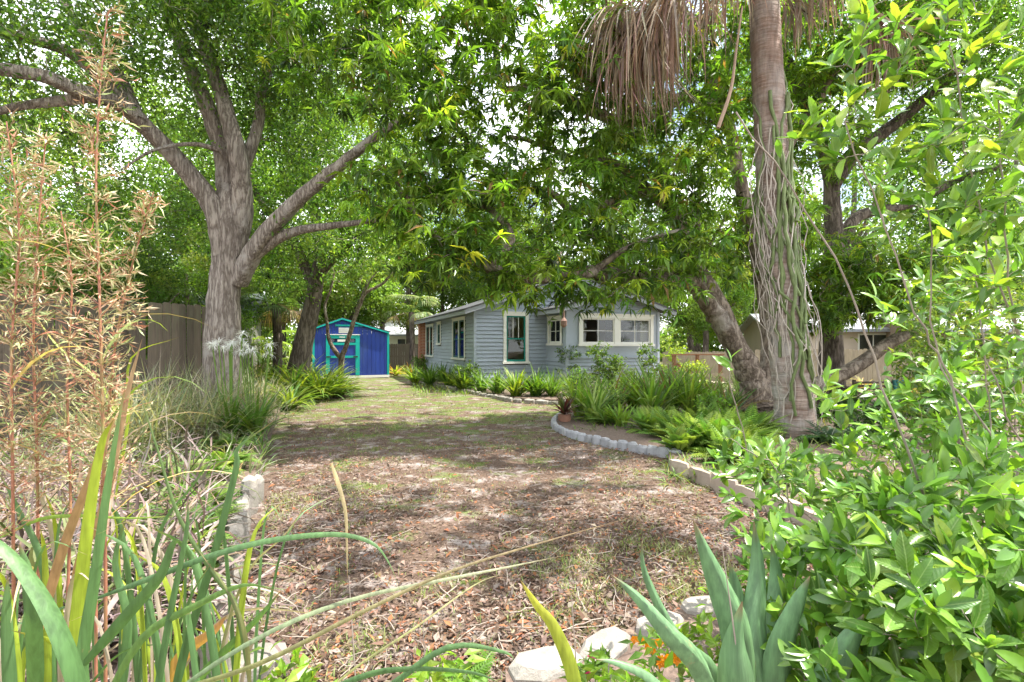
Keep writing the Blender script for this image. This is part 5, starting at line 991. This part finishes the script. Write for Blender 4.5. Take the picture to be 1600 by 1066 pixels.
BL = [([(160, 1180, 1.05), (110, 1020, 1.0), (60, 920, 1.0), (0, 850, 1.0), (-60, 820, 1.0)], .042, BG), ([(55, 1150, 1.2), (50, 960, 1.1), (40, 890, 1.1), (30, 850, 1.1)], .034, BG),
      ([(150, 1180, 1.2), (128, 1060, 1.2), (150, 900, 1.2), (172, 740, 1.2), (196, 600, 1.2)], .030, BG), ([(130, 1180, 1.3), (118, 1040, 1.3), (135, 850, 1.3), (158, 700, 1.3), (178, 655, 1.3)], .036, YG2), ([(60, 1000, 1.4), (100, 860, 1.4), (150, 730, 1.4), (176, 660, 1.4), (180, 655, 1.4)], .03, DRY),
      ([(250, 1180, 1.3), (290, 1010, 1.3), (330, 880, 1.3), (368, 735, 1.3), (372, 700, 1.3), (428, 658, 1.3)], .022, BG), ([(230, 1180, 1.2), (262, 980, 1.2), (290, 840, 1.2), (294, 780, 1.2)], .016, BG),
      ([(150, 935, 1.3), (230, 905, 1.25), (330, 868, 1.2), (420, 845, 1.2), (520, 835, 1.2), (580, 848, 1.2), (608, 880, 1.2), (626, 925, 1.2)], .016, BG), ([(130, 1040, 1.2), (200, 960, 1.2), (250, 900, 1.2), (270, 850, 1.2), (286, 848, 1.2)], .028, BG),
      ([(150, 1160, 1.1), (220, 1100, 1.1), (400, 1040, 1.1), (560, 960, 1.15), (700, 895, 1.2), (840, 850, 1.25), (1000, 805, 1.3)], .012, ((.16, .22, .06), (.42, .30, .22))), ([(190, 1140, 1.15), (380, 1010, 1.15), (540, 940, 1.2), (700, 905, 1.25), (800, 885, 1.3), (882, 868, 1.3)], .011, ((.14, .22, .12), (.40, .38, .26))),
      ([(500, 1090, 1.2), (560, 1040, 1.2), (650, 980, 1.2), (740, 915, 1.25), (790, 895, 1.25)], .006, ((.3, .32, .12), (.4, .36, .2))), ([(520, 1140, .95), (600, 1080, .95), (700, 1012, .95), (790, 1020, .95), (806, 1040, .95)], .013, BG), ([(430, 1120, .95), (560, 1060, .95), (640, 1046, .95), (740, 1052, .95), (790, 1072, .95)], .012, BG),
      ([(330, 1140, 1.4), (350, 1000, 1.4), (390, 890, 1.4), (450, 830, 1.4), (518, 724, 1.4)], .009, ((.2, .22, .1), (.42, .36, .26))), ([(518, 724, 1.4), (530, 760, 1.4), (540, 800, 1.4), (542, 850, 1.4), (543, 905, 1.4)], .012, ((.42, .34, .2), (.3, .24, .16))),
      ([(400, 1140, 1.3), (372, 960, 1.3), (335, 900, 1.3), (280, 810, 1.3), (245, 700, 1.3), (206, 577, 1.3)], .013, ((.10, .15, .05), (.14, .22, .08))), ([(392, 1100, 1.2), (385, 1000, 1.2), (360, 930, 1.2), (310, 860, 1.2)], .012, ((.10, .10, .04), (.14, .16, .05))),
      ([(0, 840, 1.5), (60, 812, 1.5), (120, 806, 1.5), (200, 810, 1.5), (280, 806, 1.5)], .012, ((.22, .34, .04), (.2, .3, .04))), ([(150, 1120, 1.2), (220, 1000, 1.2), (300, 950, 1.2), (380, 915, 1.2), (440, 925, 1.2)], .020, ((.12, .22, .06), (.16, .28, .08))), ([(260, 1120, 1.4), (330, 1040, 1.4), (400, 970, 1.4), (440, 922, 1.4)], .026, ((.12, .24, .07), (.14, .26, .09))),
      ([(110, 930, 1.5), (130, 860, 1.5), (165, 780, 1.5), (200, 610, 1.5), (222, 530, 1.5)], .026, ((.36, .20, .10), (.44, .30, .20))), ([(180, 780, 2.0), (200, 660, 2.0), (205, 560, 2.0), (280, 527, 2.0)], .012, YG2), ([(190, 660, 1.8), (150, 590, 1.8), (90, 540, 1.8), (50, 485, 1.8)], .012, YG2),
      ([(210, 1130, 1.4), (230, 960, 1.4), (250, 830, 1.4), (300, 760, 1.4), (350, 690, 1.4)], .012, BG), ([(320, 1150, 1.25), (300, 1000, 1.25), (296, 940, 1.25), (330, 880, 1.25)], .016, BG), ([(180, 1150, 1.5), (200, 980, 1.5), (180, 880, 1.5), (200, 800, 1.5)], .025, BG), ([(20, 1150, 1.3), (10, 980, 1.3), (12, 900, 1.3)], .03, BG), ([(90, 1150, 1.5), (70, 900, 1.5), (30, 800, 1.5), (0, 740, 1.5)], .02, BG),
      ([(70, 1100, 1.7), (90, 900, 1.7), (60, 760, 1.7), (20, 700, 1.7)], .018, ((.3, .26, .2), (.4, .33, .28))), ([(240, 1100, 1.8), (270, 930, 1.8), (230, 830, 1.8), (200, 820, 1.8)], .02, ((.38, .3, .26), (.45, .38, .33))), ([(255, 1075, 1.6), (290, 1020, 1.6), (330, 990, 1.6), (354, 962, 1.6)], .045, ((.55, .32, .08), (.60, .30, .16)))]
for pts, w, c in BL: wide_blade('blade', '', c, pts, w, ct, roll=R.normal(0, .35), off=cane)
# more random blades rising from the clump base
for k in range(90):
    x0 = R.uniform(-60, 400); d = R.uniform(1.25, 2.3); ln = R.uniform(120, 380); y0 = 1130; le = R.normal(0, 70)
    pts = [(x0, y0, d), (x0 + le * .25, y0 - ln * .5, d), (x0 + le * .7, y0 - ln * .9, d), (x0 + le * 1.6, y0 - ln * (1.05 if k % 2 else .85), d + R.normal(0, .1))]
    wide_blade('blade', '', [BG, YG2, ((.32, .26, .22), (.45, .38, .32)), BG][k % 4], pts, R.uniform(.008, .022), ct, roll=R.normal(0, .6), off=cane)
# thin standing dry stalks near the bottom
for (x0, y0, x1, y1, d, lb) in ((905, 1110, 893, 930, 1.4, 'thin dry stalk standing before the yellow green blade'), (560, 1130, 545, 900, 1.5, 'thin dry stalk at the bottom left of centre'), (668, 1110, 660, 955, 1.7, 'short thin dry stalk standing in the leaf litter'), (1160, 1080, 1128, 850, 1.3, 'thin dry stalk leaning across the agave'), (833, 1010, 829, 410, 0, '')):
    if not d: continue
    a, b = P(x0, y0, d), P(x1, y1, d); a2 = a * [1, 1, 0]; tag(MB().tube([a2 - a2, a - a2, b - a2], [.003, .0028, .001], 6).build('dry_stalk', M_TWIG), lb, 'stalk').location = tuple(a2)
yb = wide_blade('strap_leaf', '', ((.24, .34, .04), (.50, .48, .06)), [(900, 1160, 1.35), (898, 1066, 1.35), (868, 985, 1.35), (838, 945, 1.35), (812, 905, 1.35)], .040); yb.location = tuple(P(900, 1160, 1.35) * [1, 1, 0]); tag(yb, 'single yellow green leaf blade pointing up at the bottom centre', 'leaf')

# ------------------------------------------------------------------ agave
def agavemat():
    return blade_mat('agave_skin', .06, (60, 60, 5), (.28, .22, .12))
M_AGAVE = agavemat()
agp = P(1190, 540, 1.5) * [1, 1, 0]; ag = thing('agave', 'grey green agave with long pointed upright leaves at the bottom right', 'agave', agp)
AL = [([(1185, 1200, 1.45), (1165, 1010, 1.4), (1135, 930, 1.4), (1108, 870, 1.4), (1083, 812, 1.4)], .085), ([(1190, 1180, 1.5), (1180, 1000, 1.55), (1185, 890, 1.6), (1178, 815, 1.6)], .075), ([(1170, 1200, 1.35), (1160, 1080, 1.3), (1152, 1010, 1.3), (1160, 940, 1.3)], .095), ([(1150, 1200, 1.3), (1110, 1060, 1.2), (1050, 990, 1.15), (1000, 935, 1.15), (955, 898, 1.15)], .050),
      ([(1160, 1200, 1.4), (1120, 1060, 1.35), (1060, 1000, 1.3), (1010, 900, 1.3), (1003, 845, 1.3)], .036), ([(1210, 1200, 1.5), (1225, 1040, 1.5), (1250, 950, 1.5), (1266, 900, 1.5)], .085), ([(1200, 1200, 1.6), (1215, 1000, 1.65), (1215, 900, 1.7), (1205, 850, 1.7)], .07), ([(1140, 1200, 1.35), (1075, 1120, 1.2), (1020, 1060, 1.2), (965, 1035, 1.2), (930, 1030, 1.2)], .03), ([(1230, 1200, 1.4), (1290, 1080, 1.4), (1330, 1000, 1.4), (1350, 960, 1.4)], .08), ([(1180, 1190, 1.55), (1160, 1000, 1.6), (1150, 920, 1.6), (1140, 880, 1.6)], .06)]
for pts, w in AL:
    o = wide_blade('leaf', '', ((.15, .27, .13), (.12, .23, .11)), pts, w * 1.3, ag, roll=R.normal(0, .15) + .2, fold=.85, m=M_AGAVE, off=agp)
# little flowers
def flowers(label, px, py, d, col, n, r, name):
    p = P(px, py, d); b = p * [1, 1, 0]; t = thing(name, label, 'flower', b); mb = MB()
    for k in range(n):
        c = p + np.array([R.normal(0, r), R.normal(0, r), R.normal(0, r * .6)]); N = 5; az = np.arange(N) * 1.257 + R.uniform(0, 1); d_ = np.stack([np.sin(az), np.full(N, -.6), np.cos(az)], -1)
        V, Fc, C = leaves(T_SMALL, np.repeat(c[None], N, 0), d_, np.array([[0, -1., .3]] * N), np.full(N, .019), np.full(N, .016), pick([col], N, .05, .1)); mb = MB(); mb.add(V, Fc, C); mb.build('blossom', M_GRASS, t, b, color=True)
    N = 60; c = p + R.normal(0, r * 1.6, (N, 3)) - [0, 0, .03]; V, Fc, C = leaves(T_LONG, c, rdir(N, .4), rdir(N, 1), np.full(N, .05), np.full(N, .015), pick([(.1, .2, .03), (.14, .26, .04)], N)); ob('foliage', mk_mesh('foliage', V - b, Fc, M_LEAF, C), t)
    MB().tube([(0, 0, .05), p - b], .003, 5).build('stem', M_STEM, t)
flowers('small magenta flower in front of the pale stones', 935, 1026, 1.75, (.75, .03, .30), 1, .01, 'pink_flower'); flowers('small magenta flower at the bottom edge beside the yellow green leaf', 908, 1048, 1.7, (.75, .04, .32), 1, .01, 'pink_flower'); flowers('pair of small magenta flowers behind the agave leaf', 1162, 928, 1.8, (.75, .03, .32), 3, .03, 'pink_flower')
flowers('cluster of orange and yellow flowers left of the agave', 1030, 1010, 1.7, (.80, .30, .02), 14, .035, 'orange_flower')
for k, (x_, y_, d_, lb) in enumerate([(970, 1080, 1.5, 'low green plant round the pink flowers'), (1060, 1060, 1.5, 'low green plant under the orange flowers'), (1100, 1010, 1.7, 'low mixed plant left of the agave base'), (450, 1085, 1.4, 'weed with round light green leaves at the bottom left'), (690, 1075, 1.5, 'weed with yellow green leaves at the bottom centre')]):
    p = P(x_, y_, d_); b = p * [1, 1, 0]; shrub('low_plant', lb, b, [(p, (.12, .12, .08))], 26, .06, [(.16, .28, .04), (.24, .36, .05)], stems=2, per=6, group='low plants along the front edge')

# ------------------------------------------------------------------ foreground broadleaf shrubs (single leaves as parts)
LM = []
for k in range(8):
    TV, TF = big_leaf(9, R.uniform(-.05, .38), R.uniform(.08, .3), R.uniform(.8, 1.1)); cc = np.array([(.14, .27, .045), (.11, .23, .045), (.18, .33, .05), (.09, .19, .045), (.24, .38, .06), (.13, .26, .06), (.16, .30, .045), (.30, .40, .06)][k])
    v = TV.copy(); v[:, 0] *= R.uniform(.27, .44); v[:, 0] += .05 * R.normal() * np.sin(v[:, 1] * 3) ; v[:, 2] += .02 * np.sin(v[:, 1] * R.uniform(9, 16)) * np.sign(v[:, 0]) * (np.abs(v[:, 0]) > .02); LM.append(mk_mesh('broad_leaf', v, TF, M_BROAD, np.repeat(cc[None], len(v), 0)))
def near_shrub(name, label, base, blobs, natt, L, per, stems=5, wr=.36, lmset=range(8), maxind=300, updir=.25):
    base = np.array(base, float); li = []
    for k in range(stems):
        tgt = np.array(blobs[(k * 2) % len(blobs)][0]); q = base + R.normal(0, .08, 3) * [1, 1, 0]; m_ = q + (tgt - q) * .5 + R.normal(0, .06, 3) + [0, 0, .1]; m1 = q * .72 + tgt * .28 + R.normal(0, .07, 3); m3 = q * .25 + tgt * .75 + R.normal(0, .05, 3); li.append(limb([q, m1, m_, m3, tgt], .0058, .0025, wob=.9))
    atts = blobpts(blobs, natt); PT, RD = grow(li, atts, r_tip=.0013, K=6, sag=.05, wig=.04, rk=.0045, maxr=.008); t = thing(name, label, 'shrub', base)
    mb = MB(); V, Q = tubes(PT, RD, 5); mb.add(V, Q); tag(mb.build('twigs', M_TWIG, t, base, smooth=True), kind='stuff')
    for a, b in li: MB().tube(a, b, 7).build('stem', M_TWIG, t, base, smooth=True)
    idx = R.integers(2, 6, (len(PT), per)); idx[:, 0] = 5; pos = np.take_along_axis(PT, np.repeat(idx[..., None], 3, 2), 1).reshape(-1, 3); tw = np.repeat(nrm(PT[:, -1] - PT[:, -3]), per, 0); N = len(pos)
    d = nrm(tw * .7 + rdir(N, updir) * .9); nn = nrm(rdir(N, 0) * .6 + [0, -.55, 1.0]); LL = L * R.uniform(.45, 1.3, N); ks = R.choice(list(lmset), N)
    # nearest leaves in the frame become parts of their own
    y = pos[:, 1]; px = pos[:, 0] / y * F + 800; py = HY - (pos[:, 2] - EYE) / y * F; inf = (px > 0) & (px < 1600) & (py > 0) & (py < 1066); score = np.where(inf, LL / y, 0); od = np.argsort(-score)
    ind = od[:maxind]; rest = od[maxind:]
    sd = nrm(np.cross(d, nn)); n2 = np.cross(sd, d)
    for i_ in ind:
        M = Matrix(((sd[i_][0] * LL[i_], d[i_][0] * LL[i_], n2[i_][0] * LL[i_], pos[i_][0] - base[0]), (sd[i_][1] * LL[i_], d[i_][1] * LL[i_], n2[i_][1] * LL[i_], pos[i_][1] - base[1]), (sd[i_][2] * LL[i_], d[i_][2] * LL[i_], n2[i_][2] * LL[i_], pos[i_][2] - base[2]), (0, 0, 0, 1)))
        o = ob('leaf', LM[ks[i_]], t); o.matrix_basis = M
    if len(rest):
        cc = pick([(.17, .32, .05), (.13, .27, .045), (.21, .36, .05), (.10, .2, .04)], len(rest), .1, .2); V, Fc, C = leaves(T_BIG, pos[rest], d[rest], nn[rest], LL[rest], LL[rest] * wr, cc); tag(ob('small_leaves', mk_mesh('small_leaves', V - base, Fc, M_GLOSS, C), t), kind='stuff')
    return t
near_shrub('broadleaf_shrub', 'lush glossy broadleaf shrub filling the bottom right corner', (1.55, 1.55, 0), [B(1400, 960, 1.55, .28, .25, .2), B(1550, 900, 1.4, .25, .25, .25), B(1300, 1000, 1.6, .22, .2, .15), B(1250, 900, 1.9, .25, .25, .14), B(1400, 840, 1.8, .3, .3, .16), B(1540, 780, 1.7, .3, .25, .2), B(1620, 1000, 1.25, .3, .3, .25), B(1450, 1060, 1.35, .3, .2, .15), B(1290, 1080, 1.5, .16, .15, .1), B(1230, 1010, 1.7, .12, .12, .12), B(1200, 930, 1.8, .12, .12, .08), B(1330, 900, 1.6, .25, .2, .18), B(1470, 960, 1.3, .25, .2, .2), B(1200, 850, 2.0, .15, .15, .06, .6), B(1340, 1060, 1.35, .2, .15, .12)], 760, .080, 9)
near_shrub('broadleaf_shrub', 'open broadleaf shrub with slender pale leaf sprays before the palm', (1.7, 2.7, 0), [B(1200, 740, 2.6, .3, .3, .16), B(1320, 740, 2.6, .4, .3, .2), B(1450, 700, 2.5, .4, .3, .25), B(1560, 640, 2.3, .35, .3, .3), B(1150, 690, 2.5, .12, .12, .18, .5), B(1400, 620, 2.4, .35, .3, .2, .5), B(1210, 820, 2.4, .2, .2, .12), B(1380, 800, 2.3, .3, .3, .15), B(1140, 600, 2.4, .1, .1, .15, .4)], 400, .078, 7)
near_shrub('broadleaf_shrub', 'tall broadleaf shrub with translucent yellow green leaves along the right edge', (2.1, 1.9, 0), [B(1480, 60, 1.7, .22, .2, .14), B(1350, 90, 1.7, .16, .15, .14), B(1320, 190, 1.7, .15, .15, .12), B(1400, 240, 1.7, .2, .2, .13), B(1560, 150, 1.7, .2, .2, .2), B(1580, 300, 1.6, .2, .2, .16), B(1450, 330, 1.8, .22, .2, .1, .8), B(1600, 450, 1.7, .15, .2, .25, .8), B(1540, 560, 2.0, .2, .2, .15, .6), B(1440, 480, 2.2, .2, .2, .15, .5), B(1150, 175, 1.6, .05, .06, .06, .3), B(1240, 220, 1.65, .07, .08, .05, .4), B(1520, 400, 2, .2, .2, .15, .6), B(1400, 20, 1.6, .15, .15, .08)], 250, .078, 6, stems=7, lmset=(2, 4, 7, 7, 4, 6, 3), updir=.5)

# ------------------------------------------------------------------ lawn tufts and leaf litter on the driveway
LY = [595, 612, 640, 690, 770, 850, 960, 1066, 1500]; LX = [600, 548, 452, 440, 420, 402, 385, 400, 380]
RY = [595, 605, 622, 630, 648, 660, 672, 683, 695, 705, 714, 735, 752, 785, 808, 840, 930, 955, 1010, 1050, 1500]; RX = [655, 690, 790, 870, 860, 858, 862, 880, 935, 1000, 1045, 1040, 1090, 1170, 1235, 1300, 1300, 1110, 950, 800, 780]
def drive_pts(n, d0, d1, pw=1.0):
    d = np.exp(R.uniform(math.log(d0), math.log(d1), n)); py = HY + F * EYE / d; px = R.uniform(350, 1320, n); keep = (px > np.interp(py, LY, LX)) & (px < np.interp(py, RY, RX)); d = d[keep]; px = px[keep]; return np.stack([(px - 800) / F * d, d, np.zeros(len(d))], -1)
def vnoise(p, s, seed=0):
    q = p[:, :2] * s + seed; return .5 + .25 * (np.sin(q[:, 0] * 1.7 + 1.3 * np.sin(q[:, 1] * 1.1)) + np.sin(q[:, 1] * 2.3 + 1.7 * np.sin(q[:, 0] * .9 + 1)))
p = drive_pts(80000, 2.2, 19); dens = vnoise(p, 1.1, 3) * .7 + vnoise(p, 4.3, 7) * .5 - .70 + .25 * (p[:, 1] > 8) * (p[:, 0] < 0); p = p[R.random(len(p)) < np.clip(dens * 1.1, .02, 1)]
N = len(p); k = 4; base = np.repeat(p, k, 0) + R.normal(0, .018, (N * k, 3)) * [1, 1, 0]; M = N * k
V, Fc, C = blades(base, R.uniform(0, 6.28, M), R.uniform(.5, 1.4, M), R.uniform(.025, .075, M), R.uniform(.003, .007, M), R.uniform(.2, 1.4, M), pick([(.14, .21, .04), (.19, .26, .06), (.26, .28, .10), (.34, .29, .18)], M, .1, .2), seg=2); tag(ob('lawn_grass', mk_mesh('lawn_grass', V, Fc, M_GRASS, C)), 'thin patchy grass on the worn driveway', 'grass', kind='stuff')
p = drive_pts(95000, 2.1, 20); dens = vnoise(p, .9, 11) * .9 + .25; p = p[R.random(len(p)) < np.clip(dens, .1, 1)]; N = len(p); p[:, 2] = R.uniform(.0, .018, N)
LL = R.uniform(.018, .038, N) + .045 * R.random(N) ** 4; V, Fc, C = leaves(T_LONG, p, np.stack([R.normal(0, 1, N), R.normal(0, 1, N), R.normal(0, .3, N)], -1), rdir(N) * .5 + [0, 0, 1.], LL, LL * R.uniform(.25, .5, N), pick([(.15, .095, .065), (.20, .135, .10), (.29, .22, .18), (.10, .065, .045), (.26, .11, .055), (.17, .125, .105), (.22, .17, .14)], N, .12, .2)); tag(ob('leaf_litter', mk_mesh('leaf_litter', V, Fc, M_DRY, C)), 'fallen brown leaves scattered over the driveway', 'leaf litter', kind='stuff')
N = 420; p = drive_pts(2400, 2.2, 12)[:N]; N = len(p); az = R.uniform(0, 6.28, N); ln = R.uniform(.05, .28, N); d_ = np.stack([np.cos(az), np.sin(az), np.zeros(N)], -1); pa = p[:, None] + d_[:, None] * (ln[:, None] * np.linspace(-.5, .5, 4)[None])[..., None] + R.normal(0, .007, (N, 4, 3)) * [1, 1, .6] + [0, 0, .018]
V, Q = tubes(pa, np.broadcast_to(R.uniform(.0015, .004, N)[:, None], (N, 4)), 4); tag(ob('fallen_twigs', mk_mesh('fallen_twigs', V, Q, M_TWIG)), 'small fallen twigs lying on the driveway', 'twigs', kind='stuff')
print('objects', len(bpy.data.objects), 'tris', sum(len(o.data.loops) - 2 * len(o.data.polygons) for o in bpy.data.objects if o.type == 'MESH'))
